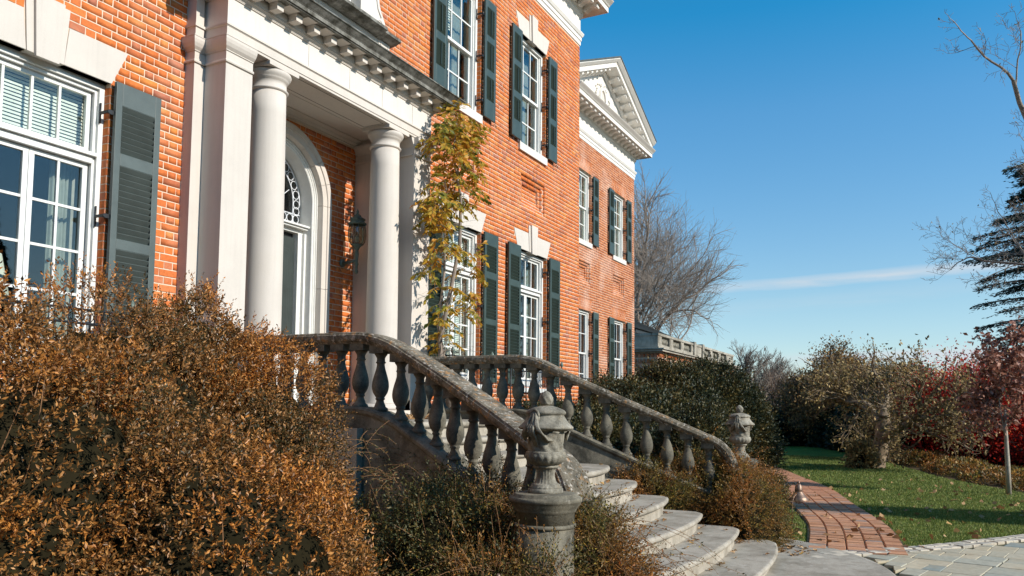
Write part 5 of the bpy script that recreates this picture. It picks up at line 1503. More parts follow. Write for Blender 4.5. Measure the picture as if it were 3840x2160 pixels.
for a, b in bays:
    n = 7
    for i in range(n): put(obm, 'baluster', (a + (b - a) * (i + .5) / n, OY + .15, PZ0 + .115), og)
for i in range(12): put(obm, 'baluster', (OX + .15, OY + 1.75 + i * .24, PZ0 + .115), og)
rf = MB(); ez, rz_ = 4.35, 6.3
A_, B_, C_, D_ = (OX + 1.2, OY + 1.5, ez), (50.0, OY + 1.5, ez), (50.0, 19.5, ez), (OX + 1.2, 19.5, ez)
E_, F_ = (OX + 1.2, 12.5, rz_ + .6), (45.5, 12.5, rz_ + .6)
rf.add([A_, B_, C_, D_, E_, F_], [(0, 1, 5, 4), (1, 2, 5), (2, 3, 4, 5), (0, 4, 3)]); rf.obj('roof', 'slate', og)
sl_ = MB()
for i in range(22):
    u0, u1 = i / 22, (i + 1) / 22
    L0 = Vector(A_).lerp(Vector(E_), u0); R0_ = Vector(B_).lerp(Vector(F_), u0); L1 = Vector(A_).lerp(Vector(E_), u1); R1_ = Vector(B_).lerp(Vector(F_), u1)
    up_ = Vector((0, -.01, .03)); sl_.add([tuple(L0 + up_), tuple(R0_ + up_), tuple(R1_ + up_ * .2), tuple(L1 + up_ * .2)], [(0, 1, 2, 3)])
sl_.obj('slates', 'slate', og)
MB().box(OX + 1.6, 49.6, OY + 1.9, 19, OZ, ez - .45).obj('wall', 'oldstone', og)
MB().box(OX + 1.55, 49.65, OY + 1.85, 19.05, ez - .45, ez - .16).obj('clerestory', 'lead', og)
MB().box(OX + 1.3, 49.9, OY + 1.6, 19.3, ez - .16, ez - .01).obj('eaves', 'iron', og)
for x in np.arange(OX + 1.6, 49.6, 1.1): MB().box(x, x + .08, OY + 1.83, OY + 1.849, ez - .45, ez - .16).obj('glazing_post', 'oldstone', og)
MB().lathe([(.28, 0), (.3, .35), (.24, .75), (.1, .95), (.0, 1.0)], 50.6, OY - .25, 1.2, 12).obj('niche_hood', 'limewhite', og)

# ------------------------------------------------------------------ near shrubs
hedge_blobs = [(3.55, -2.35, -.90, .95, .80, 1.42), (2.95, -2.45, -.95, 1.10, .90, 1.42), (1.75, -2.7, -1.05, 1.25, 1.05, 1.56), (3.38, -2.75, -1.15, .75, .70, 1.12), (2.75, -3.35, -1.35, .62, .60, .92), (2.6, -3.5, -1.2, .8, .7, .95), (.6, -2.9, -1.1, 1.1, 1.1, 1.6), (3.50, -2.3, -.40, .45, .5, 1.12)]
hedge = shrub('bronze_hedge', 'huge rounded shrub of bronze and orange small leaves filling the left foreground', 'shrub', hedge_blobs, 62000, 12, .0205, 'bronzeleaf', 31, cull=-.25, shoot=.085, rough=.12, scale=3.2, ck=.84, stems=500, inner=.12, spread=.62, upb=.5)
# dark trailing growth between the hedge and the near balustrade
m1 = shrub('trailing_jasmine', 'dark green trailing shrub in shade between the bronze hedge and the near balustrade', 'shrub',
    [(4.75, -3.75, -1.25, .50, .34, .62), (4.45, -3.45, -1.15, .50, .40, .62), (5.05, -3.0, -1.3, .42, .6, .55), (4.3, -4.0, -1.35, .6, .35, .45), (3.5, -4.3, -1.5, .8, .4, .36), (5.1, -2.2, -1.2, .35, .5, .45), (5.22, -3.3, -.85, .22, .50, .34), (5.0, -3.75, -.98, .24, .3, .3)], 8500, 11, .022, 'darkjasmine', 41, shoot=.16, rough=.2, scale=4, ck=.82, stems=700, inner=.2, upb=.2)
m2 = shrub('trailing_jasmine', 'orange and green trailing stems spilling from the near urn pedestal over the bottom steps', 'shrub',
    [(4.85, -4.42, -1.20, .30, .26, .50), (4.90, -4.20, -.98, .26, .20, .36), (4.72, -4.62, -1.35, .22, .2, .3)], 3600, 11, .019, 'jasmineleaf', 43, shoot=.15, rough=.2, scale=5, ck=.80, stems=900, inner=.25, upb=.1)
m4 = shrub('trailing_jasmine', 'green and orange jasmine growing against the left side of the near pedestal', 'shrub',
    [(4.62, -3.72, -1.15, .36, .26, .72), (4.12, -4.02, -1.35, .36, .28, .50), (4.20, -4.35, -1.40, .20, .2, .62)], 2600, 11, .019, 'jasmineleaf', 44, shoot=.15, rough=.2, scale=5, ck=.80, stems=500, inner=.25, upb=.2)
m3 = shrub('trailing_jasmine', 'wide mound of orange-brown jasmine cascading beside the right ends of the steps', 'shrub',
    [(9.25, -3.45, -1.20, .68, .50, .56), (9.75, -3.95, -1.15, .74, .48, .60), (9.3, -4.45, -1.25, .62, .36, .52), (8.95, -3.30, -1.15, .30, .50, .50), (9.95, -4.25, -1.2, .50, .40, .58), (9.25, -4.25, -1.30, .50, .45, .50), (9.75, -3.70, -1.10, .50, .36, .48), (9.70, -4.15, -1.08, .48, .30, .50)],
    14000, 11, .022, 'jasmineleaf', 47, shoot=.13, rough=.2, scale=4.5, ck=.82, stems=1500, inner=.2, upb=.1)
# trailing wands
def wands(name, label, starts, n, L, seed, mat='jasmineleaf', leaf=.018, grav=.9, spread_=(.8, .8, .6)):
    t = thing(name, label, 'shrub', (starts[0][0], starts[0][1], G)); q = random.Random(seed); mb = MB(); P = []; D = []
    for i in range(n):
        s0 = Vector(starts[q.randrange(len(starts))]) + Vector((q.gauss(0, .08), q.gauss(0, .08), q.gauss(0, .05)))
        d = Vector((q.gauss(0, spread_[0]), q.gauss(0, spread_[1]) - .25, q.uniform(.1, 1) * spread_[2])).normalized(); pts = [s0]; l = L * q.uniform(.4, 1.1); k = 10
        for j in range(k):
            d = (d + Vector((q.gauss(0, .08), q.gauss(0, .08), -grav / k * 1.3))).normalized(); p = pts[-1] + d * l / k
            if p.z < G + .03: p.z = G + .03
            pts.append(p)
            for h in range(3):
                P.append(tuple(pts[-2].lerp(p, q.random()))); D.append((d.x * .4 + q.gauss(0, 1), d.y * .4 + q.gauss(0, 1), d.z * .4 + q.gauss(0, 1)))
        mb.tube(pts, [.0026 * (1 - .6 * j / k) for j in range(k + 1)], 3, cap=False)
    stuff(mb.obj('stems', 'stem', t)); leaves('foliage', np.array(P), np.array(D), leaf, mat, t)
    return t
wands('climbing_jasmine', 'loose arching jasmine stems waving around the near urn and pedestal', [(5.0, -4.3, -.75), (4.95, -4.1, -.6), (4.25, -4.15, -.95), (4.75, -3.75, -.65), (5.1, -4.6, -1.0)], 150, .75, 5)
wands('climbing_jasmine', 'orange jasmine stems climbing round the far urn and its pedestal', [(9.9, -4.1, -.75), (10.05, -4.35, -.8), (9.7, -3.9, -.6), (10.2, -4.2, -.7), (9.5, -3.7, -.65)], 190, .55, 6, leaf=.026, grav=.7)
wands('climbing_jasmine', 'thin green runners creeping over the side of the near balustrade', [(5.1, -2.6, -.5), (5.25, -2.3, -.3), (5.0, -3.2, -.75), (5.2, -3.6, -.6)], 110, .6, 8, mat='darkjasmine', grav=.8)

# ------------------------------------------------------------------ dark evergreens by the wall
holly = [(16.6, -.6, -.55, 1.5, 1.2, 1.22), (15.1, -1.0, -.6, 1.3, 1.1, .95), (18.6, -.9, -.45, 1.6, 1.3, 1.38), (20.4, -1.3, -.4, 1.5, 1.1, 1.45), (13.4, -1.1, -.8, 1.3, .9, .80), (21.4, -1.9, -.7, 1.1, .8, 1.15)]
shrub('holly_bush', 'large dark glossy holly mass rising between the far stair rail and the wing', 'shrub', holly, 21000, 11, .055, 'hollyleaf', 61, shoot=.20, rough=.16, scale=1.5, ck=.86, stems=0, inner=.16, width=.6)
shrub('box_bush', 'low dark box shrub growing between the far stair rail and the house wall', 'shrub', [(11.7, -.9, -.75, .9, .6, .80), (10.4, -.8, -.8, .7, .5, .72)], 4200, 10, .036, 'hollyleaf', 62, shoot=.12, rough=.15, scale=3, ck=.86, inner=.15, width=.6)
shrub('holly_bush', 'narrow dark evergreen close behind the far urn', 'shrub', [(12.6, -3.05, -.75, .75, .55, .92), (12.2, -3.3, -1.0, .55, .45, .55)], 3600, 11, .036, 'hollyleaf', 63, shoot=.16, rough=.2, scale=2.5, ck=.85, inner=.2, width=.6)
shrub('box_bush', 'little dark box bush at the edge of the path beyond the far urn', 'shrub', [(12.9, -4.0, -1.25, .36, .30, .34)], 900, 10, .026, 'hollyleaf', 64, shoot=.10, rough=.2, scale=4, ck=.8, inner=.2, width=.6)

# ------------------------------------------------------------------ wisteria on the portico
wt = thing('wisteria_vine', 'wisteria with yellow and green autumn leaves climbing the right end of the portico', 'vine', (9.2, -.62, G))
q = random.Random(17); mb = MB()
base = Vector((9.12, -.60, -.3)); main_pts = [base, Vector((9.08, -.61, .3)), Vector((9.05, -.58, .9)), Vector((9.12, -.60, 1.6)), Vector((9.22, -.66, 2.2)), Vector((9.20, -.68, 2.8)), Vector((9.12, -.70, 3.4)), Vector((9.15, -.74, 3.95))]
main_pts = [p_ + Vector((.02, -.10 if 1.0 < p_.z < 3.2 else 0, 0)) for p_ in main_pts]
mb.tube(main_pts, [.038, .034, .030, .027, .024, .020, .012, .006], 8)
mb.tube([base + Vector((.06, .02, 0)), (9.16, -.66, .4), (9.12, -.52, 1.1), (9.06, -.64, 1.8), (9.16, -.58, 2.5), (9.26, -.70, 3.1), (9.2, -.78, 3.7)], [.022, .02, .018, .016, .013, .01, .006], 7)
mb.lathe([(.085, 0), (.09, .5), (.075, .72), (.08, .80), (.05, .82)], 9.24, -.66, -.25, 12)
mb.obj('trunk', 'greybark', wt)
tw = MB(); LP = []; LD = []
def pinnate(p, d, n=5, L=.20, lw=.055):
    """a drooping compound leaf: pairs of leaflets along a stalk"""
    d = d.normalized(); cur = p.copy(); pts = [p]
    for i in range(n):
        d = (d + Vector((0, 0, -.22))).normalized(); cur = cur + d * L / n; pts.append(cur)
        s = d.cross(Vector((0, 0, 1)))
        s = s.normalized() if s.length > .05 else Vector((1, 0, 0))
        for sg in (-1, 1):
            LP.append(tuple(cur)); LD.append(tuple((s * sg * 1.0 + d * .5 + Vector((0, 0, -.55 + q.uniform(-.2, .2))))))
    LP.append(tuple(cur)); LD.append(tuple(d))
    tw.tube(pts, .0016, 3, cap=False)
def clump(c, r, n, L=.2):
    n = int(n * .85)
    for i in range(n):
        a = Vector((q.gauss(0, 1), q.gauss(0, 1), q.gauss(0, 1))).normalized() * q.uniform(.3, 1) ** .5 * .86
        p = Vector(c) + Vector((a.x * r[0], a.y * r[1], a.z * r[2])); pinnate(p, Vector((a.x + q.gauss(0, .3), a.y + q.gauss(0, .3), abs(a.z) * .4 + q.gauss(0, .2))), q.choice((4, 5, 6)), L * q.uniform(.7, 1.2))
        if i % 3 == 0: tw.tube([Vector(c).lerp(p, .1), Vector(c).lerp(p, .6) + Vector((0, 0, .04)), p], .003, 3, cap=False)
clump((9.22, -.72, 3.80), (.36, .24, .30), 80); clump((9.30, -.70, 3.35), (.42, .24, .34), 60); clump((8.80, -.72, 3.45), (.22, .16, .30), 28)
clump((9.52, -.62, 2.95), (.30, .2, .24), 34); clump((8.98, -.72, 2.85), (.22, .18, .34), 36); clump((8.75, -.74, 2.55), (.2, .15, .28), 40)
clump((8.92, -.72, 2.1), (.20, .16, .35), 26); clump((8.62, -.74, 2.5), (.14, .1, .2), 14); clump((8.98, -.70, 1.4), (.20, .16, .35), 18); clump((9.05, -.68, .75), (.14, .12, .4), 14)
clump((8.66, -.66, 1.75), (.08, .08, .12), 8)
for c in ((9.75, -.55, 1.95), (9.85, -.5, 1.6), (9.65, -.6, 1.35), (9.9, -.5, 2.2)):
    clump(c, (.22, .16, .12), 11, .22); tw.tube([(9.15, -.6, c[2] - .25), (9.45, -.62, c[2] - .02), c], .006, 4)
for i in range(40):
    z = q.uniform(.4, 2.6); p = Vector((9.1, -.6, z)); d = Vector((q.gauss(.2, .6), q.gauss(-.3, .4), q.uniform(-.2, .8))).normalized(); pts = [p]
    for j in range(6): d = (d + Vector((q.gauss(0, .2), q.gauss(0, .2), -.1))).normalized(); pts.append(pts[-1] + d * .09)
    tw.tube(pts, [.004, .0035, .003, .0025, .002, .0015, .001], 3, cap=False)
stuff(tw.obj('twigs', 'greybark', wt))
leaves('foliage', np.array(LP), np.array(LD), .085, 'wisterialeaf', wt, width=.45)

# ------------------------------------------------------------------ trees
def at(px, py, d):
    v = fwd + RT * (px - 1920) / F - UP * (py - 1080 - SH) / F
    return EYE + v * d
# great bare tree behind the wing
b = at(2330, 1330, 62); 
mb, tips = tree_mesh(5, (b.x, b.y, G), (.14, -.15, 1), 6.5, .48, 6, (4, 4, 4, 4, 4, 3), .79, .70, .22, .10, 4, .7, .0065, start=.3, rr=.57, bias=RT * .2)
mb.v = [v_ for v_ in mb.v]
tree_obj('bare_tree', 'great leafless tree rising behind the wing and the orangery roof', mb, tips, 'twig')
mb, tips = tree_mesh(8, (b.x + 5.5, b.y + 3, G), (.3, -.3, 1), 3.6, .30, 6, (3, 4, 4, 4, 3, 3), .78, .72, .24, .02, 4, .7, .008, start=.3, rr=.57, bias=RT * .5)
tree_obj('bare_tree', 'second leafless tree spreading low branches over the orangery parapet', mb, tips, 'twig')
# old gnarled tree on the lawn
mb, tips = tree_mesh(23, (23.3, -4.92, G), (.06, .02, 1), 1.35, .23, 5, (3, 3, 4, 3, 3), .86, .72, .26, .12, 5, .72, .0055, start=.45, rr=.58, sides=(12, 8, 6, 4, 3, 3), bias=-RT * .4)
old = tree_obj('gnarled_tree', 'old gnarled tree with twisted limbs and sparse tan leaves on the lawn', mb, tips, 'oldbark', 'tanleaf', 6500, .085, .09, 3)
mb, tips = tree_mesh(29, (26.5, -5.0, G - .1), (-.1, .15, 1), .68, .13, 5, (4, 4, 3, 3, 3), .82, .80, .22, .06, 4, .75, .006, start=.5, rr=.62, sides=(9, 7, 5, 4, 3, 3))
tree_obj('small_tree', 'low spreading tree with tan leaves just behind the gnarled tree', mb, tips, 'bark', 'tanleaf', 2600, .08, .10, 4)
# rust-leaved oak at left of the gnarled tree
mb, tips = tree_mesh(31, (35.0, -3.4, G), (-.15, .12, 1), 2.0, .26, 5, (5, 4, 4, 3, 3), .70, .85, .2, .0, 4, .7, .008, start=.35, rr=.58)
tree_obj('rust_tree', 'broad tree with rusty brown leaves shading the shrubbery left of the gnarled tree', mb, tips, 'bark', 'rustleaf', 16000, .10, .18, 5)
mb, tips = tree_mesh(37, (38.0, -1.3, G), (-.1, -.1, 1), 2.0, .24, 5, (5, 4, 4, 3, 3), .68, .8, .2, .02, 4, .7, .008, start=.3, rr=.58)
tree_obj('rust_tree', 'rusty brown tree at the far end of the lawn behind the holly', mb, tips, 'bark', 'rustleaf', 10000, .10, .16, 6)
# red maples
for (px_, py_, d, s, n_, sd, lab) in ((3610, 1640, 25, 1.30, 48000, 41, 'broad crimson Japanese maple glowing behind the low tree'), (3800, 1660, 24, 1.1, 26000, 42, 'lower crimson maple just left of the slim young tree'), (3260, 1560, 36, 1.5, 16000, 43, 'crimson maple seen through the branches of the gnarled tree')):
    b = at(px_, 1790, d)
    mb, tips = tree_mesh(sd, (b.x, b.y, G - .3), (0, 0, 1), 1.1 * s, .16 * s, 5, (5, 5, 4, 3, 3), .76, .95, .2, .04, 4, .72, .007, start=.3, rr=.6)
    tree_obj('red_maple', lab, mb, tips, 'bark', 'redleaf', n_, .085, .30 * s, sd)
# slim young tree at the right
mb = MB(); mb.tube([(17.5, -7.46, G), (17.52, -7.46, -.9), (17.5, -7.45, -.45), (17.5, -7.45, .1)], [.048, .042, .034, .016], 10)
_, tips = None, []
mb2, tips = tree_mesh(51, (17.5, -7.45, -.45), (.0, 0, 1), 1.5, .018, 3, (12, 5, 3), .40, .95, .15, .12, 5, .4, .004, start=.05, rr=.5)
o_ = len(mb.v); mb.v += mb2.v; mb.f += [tuple(i + o_ for i in f_) for f_ in mb2.f]; mb.sm += mb2.sm
tree_obj('young_tree', 'slim young tree with pale straight trunk and pinkish brown leaves at right', mb, tips, 'palebark', 'pinkleaf', 3000, .095, .07, 7, width=.6)
b = at(3840, 1560, 30)
mb, tips = tree_mesh(53, (b.x, b.y, G), (0, 0, 1), 1.6, .15, 4, (5, 4, 4, 3), .7, .7, .2, .1, 4, .7, .008, start=.3)
tree_obj('golden_tree', 'small golden orange tree at the right edge behind the young tree', mb, tips, 'bark', 'goldleaf', 8000, .10, .3, 8)
# cedar at the right edge
cb = at(3960, 1500, 34)
ced = thing('cedar_tree', 'dark blue-green cedar with drooping layered boughs at the right edge', 'tree', (cb.x, cb.y, G))
MB().tube([(cb.x, cb.y, G), (cb.x, cb.y, 8), (cb.x, cb.y, 11.6)], [.35, .22, .03], 10).obj('trunk', 'bark', ced)
q = random.Random(71); bm2 = MB(); NP = []; ND = []
z = 1.6
while z < 11.2:
    rr_ = (3.7 if z < 8 else 3.7 * (12.4 - z) / 4.4) * q.uniform(.7, 1.05)
    for k in range(7):
        a = q.uniform(0, 6.28); L = rr_ * q.uniform(.6, 1.05); d = Vector((math.cos(a), math.sin(a), .12)); p = Vector((cb.x, cb.y, z + q.uniform(-.25, .25))); pts = [p]
        for j in range(8):
            d = (d + Vector((q.gauss(0, .05), q.gauss(0, .05), -.05))).normalized(); pn_ = pts[-1] + d * L / 8; pts.append(pn_)
            sd_ = d.cross(Vector((0, 0, 1))).normalized()
            for h in range(60):
                u = q.random(); off = q.gauss(0, .26 + .14 * (1 - j / 8)); pp_ = pts[-2].lerp(pn_, u) + sd_ * off + Vector((0, 0, -abs(off) * .30 + q.gauss(0, .035)))
                NP.append(tuple(pp_)); ND.append((d.x + sd_.x * off * 2 + q.gauss(0, .4), d.y + sd_.y * off * 2 + q.gauss(0, .4), -.25 + q.gauss(0, .3)))
        bm2.tube(pts, [.05 * (1 - j / 9) + .006 for j in range(9)], 4, cap=False)
    z += q.uniform(.55, .8)
stuff(bm2.obj('boughs', 'bark', ced))
leaves('crown', np.array(NP), np.array(ND), .15, 'needle', ced, width=.28)
# bare branches reaching in from a tree out of frame at the right
b = at(4300, 1500, 24)
mb, tips = tree_mesh(83, (b.x, b.y, G), (-.02, .03, 1), 8.5, .22, 5, (9, 5, 4, 4, 3), .50, .95, .2, .05, 6, .55, .005, start=.3, rr=.42)
tree_obj('bare_tree', 'leafless tree at the right edge reaching crooked branches into the sky', mb, tips, 'greybark', 'tanleaf', 240, .09, .1, 9)
# woodland behind: separate bare trees and an undergrowth mass
spots = [(2790, 60, 7.6, 101), (2870, 66, 7.0, 102), (2960, 72, 6.2, 103), (3050, 70, 5.6, 104), (2720, 75, 6.5, 105), (3130, 78, 5.2, 106), (3330, 70, 4.6, 107), (3640, 52, 4.4, 108), (3480, 64, 4.2, 109), (2910, 50, 4.6, 110)]
wl_lab = ['tall bare tree just right of the orangery parapet', 'bare tree forked above the holly top', 'grey bare tree in the woodland left of centre', 'bare tree behind the rusty oak', 'bare tree partly hidden by the orangery end', 'small bare tree in the far woodland', 'bare tree behind the gnarled tree', 'fine-twigged bare tree above the crimson maple', 'short bare tree between gnarled tree and maple', 'low grey bare tree over the far path']
for (px_, d, h, sd), lab in zip(spots, wl_lab):
    b = at(px_, 1600, d)
    mb, tips = tree_mesh(sd, (b.x, b.y, G), (random.Random(sd).uniform(-.1, .1), 0, 1), h * .42, .16, 5, (5, 4, 4, 3, 3), .66, .55, .16, .16, 4, .7, .010, start=.3, rr=.56)
    tree_obj('bare_tree', lab, mb, tips, 'greybark', None, group='bare trees in the far woodland')
ub = []
q = random.Random(91)
for i in range(44):
    px_ = 2700 + i * 32; d = 74 + q.uniform(-8, 14); b = at(px_, 1600, d); hgt = q.uniform(2.6, 5.2) * (1.15 if px_ < 3200 else .95); ub.append((b.x, b.y, G, q.uniform(2.4, 4.2), q.uniform(2.4, 4), hgt + 1.5))
tw_ = MB()
for (x, y, z, a_, b_, c_) in ub:
    for k in range(150):
        an = q.uniform(0, 6.28); r_ = q.random() ** .5; px0 = (x + a_ * r_ * math.cos(an), y + b_ * r_ * math.sin(an), G + q.uniform(0, c_ * .6)); hh = q.uniform(.8, 2.4)
        p1 = (px0[0] + q.gauss(0, .3), px0[1] + q.gauss(0, .3), px0[2] + hh * .5); p2 = (p1[0] + q.gauss(0, .35), p1[1] + q.gauss(0, .35), px0[2] + hh)
        tw_.tube([px0, p1, p2], [.03, .02, .008], 3, cap=False)
wood = stuff(tw_.obj('far_woodland', 'twig')); tag(wood, 'grey-brown tangle of far woodland twigs behind the lawn trees', 'woodland')
P, Nn = blob_points([(x, y, z, a_ * .9, b_ * .9, c_ * .62) for x, y, z, a_, b_, c_ in ub], 60000, 92, .2, .8, zmin=G, inner=.4)
leaves('far_undergrowth', P, Nn + np.random.RandomState(3).normal(size=Nn.shape), .22, 'rustleaf', None)
tag(bpy.data.objects['far_undergrowth'], 'brown undergrowth of the far woodland', 'woodland')
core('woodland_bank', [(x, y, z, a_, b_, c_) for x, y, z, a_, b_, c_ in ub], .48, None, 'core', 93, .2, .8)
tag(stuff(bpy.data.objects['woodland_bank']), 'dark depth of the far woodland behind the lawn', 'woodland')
# shrubbery along the lawn's far side
sh_spots = [(36.6, -.2, 1.1, .9, 1.3), (37.6, -1.6, 1.3, 1.0, 1.9), (35.4, -2.9, 1.3, .9, 1.7), (33.0, -3.9, 1.4, .9, 1.8), (31.2, -4.7, 1.3, .9, 1.9), (29.0, -5.2, 1.2, .8, 1.5), (34.3, -5.2, 2.2, 1.2, 3.0), (31.6, -6.6, 1.6, 1.0, 1.3), (29.0, -8.3, 1.6, 1.0, .8), (27.0, -10.0, 1.6, 1.0, .7), (24.6, -10.2, 1.4, .9, .7), (38.5, .4, 1.4, 1.2, 1.5)]
labs = ['dark green shrub at the far end of the lawn', 'dark evergreen at the left of the shrubbery', 'rounded green rhododendron on the lawn edge', 'dark rhododendron behind the lawn crest', 'bluish dark shrub beside the gnarled trunk', 'low dark shrub behind the gnarled trunk', 'tall shadowy evergreen behind the rhododendrons', 'dark evergreen right of the gnarled trunk', 'dark shrub under the crimson maple', 'dark shrub right of the low tree', 'brown-green shrub near the young tree', 'dark shrub by the far path']
for i, ((x, y, a_, b_, c_), lab) in enumerate(zip(sh_spots, labs)):
    shrub('evergreen_shrub', lab, 'shrub', [(x, y, G + c_ * .35, a_, b_, c_ * .62)], 2600, 8, .10, 'evergreen', 200 + i, shoot=.25, rough=.2, scale=1.5, ck=.88, inner=.15, width=.6, group='evergreens along the far side of the lawn')
shrub('ivy_clump', 'leafy climber with tan leaves at the foot of the gnarled trunk', 'shrub', [(22.95, -4.62, -1.25, .30, .28, .50)], 350, 8, .07, 'tanleaf', 230, shoot=.18, rough=.25, scale=2, ck=.7, inner=.3, width=.6)
gb = [(27.5, -6.0, G, 1.6, .9, .40), (24.3, -6.9, G, 1.8, .8, .30), (21.5, -7.6, G, 1.5, .8, .25), (19.5, -8.4, G, 1.3, .8, .22), (30.0, -4.6, G, 1.2, .7, .3)]
P, Nn = blob_points(gb, 26000, 95, .25, 2, zmin=G, inner=.3)
leaves('ground_cover', P, Nn + np.random.RandomState(4).normal(size=Nn.shape) * .8, .07, 'jasmineleaf', None)
tag(bpy.data.objects['ground_cover'], 'yellow-green ground cover and leaf litter on the bank beyond the lawn', 'ground cover')
# a tall evergreen standing out of frame to the south: its shadow lies across path and lawn
tb = Vector((14.0, -18.5, G))
sh_t = thing('spruce_tree', 'dark spruce standing south of the court, shading path and lawn', 'tree', tuple(tb))
MB().tube([tb, tb + Vector((0, 0, 8.0))], [.22, .03], 8).obj('trunk', 'bark', sh_t)
q = np.random.RandomState(8); n = 26000; zz = q.rand(n) ** .9; rr_ = (1 - zz * .93) * 1.9 * np.sqrt(q.rand(n)); an = q.rand(n) * 6.28
leaves('crown', np.stack([tb.x + rr_ * np.cos(an), tb.y + rr_ * np.sin(an), G + .8 + zz * 7.3], 1), np.stack([np.cos(an), np.sin(an), -.3 + 0 * an], 1) + q.normal(size=(n, 3)) * .4, .26, 'evergreen', sh_t, width=.5, rs=q)

# ------------------------------------------------------------------ grass, litter and fallen leaves
q = np.random.RandomState(77)
def path_mask(x, y):
    d = np.full(x.shape, 9.)
    for a, b in zip(ctr, ctr[1:]):
        ax, ay = a; bx, by = b; L2 = (bx - ax) ** 2 + (by - ay) ** 2
        t = np.clip(((x - ax) * (bx - ax) + (y - ay) * (by - ay)) / L2, 0, 1); d = np.minimum(d, np.hypot(x - ax - t * (bx - ax), y - ay - t * (by - ay)))
    return d
n = 420000
r_ = 9.6 + (q.rand(n) ** 1.7) * 17; x = r_; y = -8.8 + q.rand(n) * 6.6
bx_ = np.array([p[0] for p in bc]); by_ = np.array([p[1] for p in bc])
yb2 = np.interp(x, bx_, by_)
ok = (path_mask(x, y) > PW / 2 + .03) & (y > yb2 + .03)
ok &= ~((x > 17.0) & (y < np.interp(x, [p_[0] for p_ in BND], [p_[1] for p_ in BND])))
lawnside = np.interp(x, [p[0] for p in ctr], [p[1] for p in ctr])
ok &= (y < lawnside) | ((y < lawnside + 1.1) & (x < 22))
x, y = x[ok], y[ok]; z = G - .004 + .16 * np.exp(-(((x - 31) / 8) ** 2 + ((y + 2) / 4.5) ** 2))
n = len(x); P = np.stack([x, y, z], 1); D = np.stack([q.normal(0, .35, n), q.normal(0, .35, n), np.ones(n)], 1)
leaves('grass', P, D, .045 + .004 * (x - 9), 'blade', None, width=.16, rs=q) if False else leaves('grass', P, D, (.028 + .0024 * (x - 9)) * (.6 + .8 * q.rand(n)), 'blade', None, width=.20, rs=q)
tag(bpy.data.objects['grass'], 'short green lawn grass around the brick path', 'grass')
# leaf litter
n = 520; x = 9.8 + q.rand(n) ** 1.3 * 16; y = -8.5 + q.rand(n) * 6; okk = (y > np.interp(x, bx_, by_) - .25) & ~((x > 17.0) & (y < np.interp(x, [p_[0] for p_ in BND], [p_[1] for p_ in BND])))
x, y = x[okk], y[okk]; n = len(x)
leaves('leaf_litter', np.stack([x, y, np.full(n, G + .045)], 1), np.stack([q.normal(size=n), q.normal(size=n), q.normal(0, .25, n)], 1), .085, 'deadleaf', None, width=.8, rs=q)
tag(bpy.data.objects['leaf_litter'], 'dry fallen leaves scattered over lawn and path', 'fallen leaves')
qr = random.Random(55)
LEAFM = []
for k in range(5):
    mb = MB(); n = 11; v = [(0, 0, .004)]
    for i in range(n):
        a = 2 * math.pi * i / n; r_ = (1 if i % 2 else .5) * qr.uniform(.8, 1.1); v.append((r_ * math.cos(a), r_ * .75 * math.sin(a), qr.uniform(.0, .45)))
    mb.add(v, [(0, i + 1, (i + 1) % n + 1) for i in range(n)]); me = mb.mesh('fallen_leaf'); me.materials.append(M['deadleafobj']); LEAFM.append(me)
ORD = ['top', 'second', 'third', 'fourth', 'fifth', 'sixth', 'seventh', 'eighth', 'lowest']
def step_leaf(x, y, z, s, lab):
    o = bpy.data.objects.new('fallen_leaf', LEAFM[qr.randrange(5)]); COL.objects.link(o); o.location = (x, y, z + .003); o.scale = (s, s, s); o.rotation_euler = (qr.uniform(-.3, .3), qr.uniform(-.3, .3), qr.uniform(0, 6.3))
    tag(o, lab, 'leaf', 'fallen leaves on the steps')
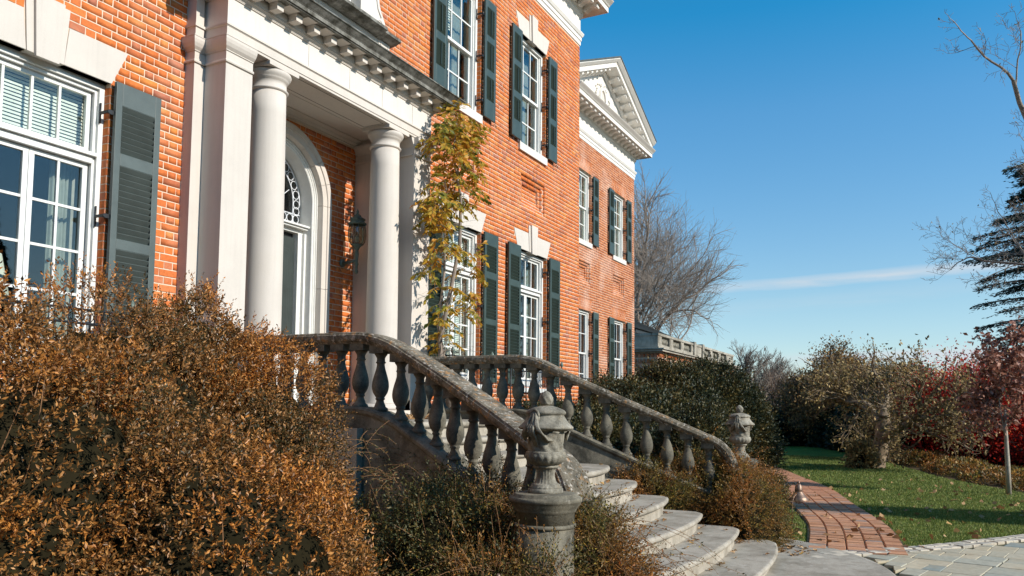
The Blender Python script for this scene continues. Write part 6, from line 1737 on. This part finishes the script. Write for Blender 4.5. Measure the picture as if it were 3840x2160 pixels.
for k in range(2, 9):
    nlf = [0, 0, 3, 9, 9, 10, 11, 12, 12][k]
    for i in range(nlf):
        u = qr.uniform(.15, 1) if qr.random() < .7 else qr.uniform(-.5, .9)
        xx = 7.2 + u * (hw[k] - .12)
        if qr.random() < .75: yy = (ym[k - 1] + (ye[k - 1] - ym[k - 1]) * min(1, abs(u) * hw[k] / hw[k - 1]) ** 2.4) + .02 - abs(qr.gauss(0, .05)) if abs(u) * hw[k] < hw[k - 1] else ye[k - 1] - qr.uniform(-.1, .1)
        else: yy = ym[k] + qr.uniform(.06, .26)
        step_leaf(xx, yy, -.11 - RH * k + .004, qr.uniform(.022, .045), 'dry curled brown leaf on the %s %s' % (ORD[k] + ' curved step' if k == 8 else ORD[k] + ' step from the top', 'near its right end' if u > .5 else 'towards its middle'))
for i in range(26): step_leaf(8.75 + qr.uniform(0, .6), -4.72 - qr.uniform(0, .35) - i * .004, G + .036, qr.uniform(.03, .055), 'curled brown leaf heaped under the jasmine at the edge of the platform')
n = 260; x = 6.6 + q.rand(n) * 1.9; y = -.76 - np.abs(q.normal(0, .12, n))
leaves('porch_litter', np.stack([x, y, np.full(n, -.10) + q.rand(n) * .03], 1), np.stack([q.normal(size=n), q.normal(size=n), q.normal(0, .3, n)], 1), .06, 'deadleaf', None, width=.8, rs=q)
tag(bpy.data.objects['porch_litter'], 'drift of yellow fallen leaves along the top landing', 'fallen leaves')

# ------------------------------------------------------------------ unseen tree belt added west and south to block low sky light
q = random.Random(301); wb = []
for i in range(16): wb.append((-17 + q.uniform(-2, 2), -44 + i * 4.6, G + 3.4, 3.4, 3.6, q.uniform(5.5, 8.0)))
for i in range(18): wb.append((-12 + i * 5.6, -47 + q.uniform(-2, 2), G + 3.0, 3.8, 3.4, q.uniform(4.5, 6.5)))
bt = thing('unseen_tree_belt', 'unseen belt of dark evergreens added west and south to block low sky light', 'tree belt', (-17, -30, G))
core('belt_core', wb, .9, bt, 'core', 302, .2, .4)  # dark solid ellipsoids filling the added belt, no separate stems
P, Nn = blob_points(wb, 70000, 303, .2, .4, zmin=G, inner=.15)
leaves('crown', P, Nn + np.random.RandomState(5).normal(size=Nn.shape) * .7, .42, 'evergreen', bt)
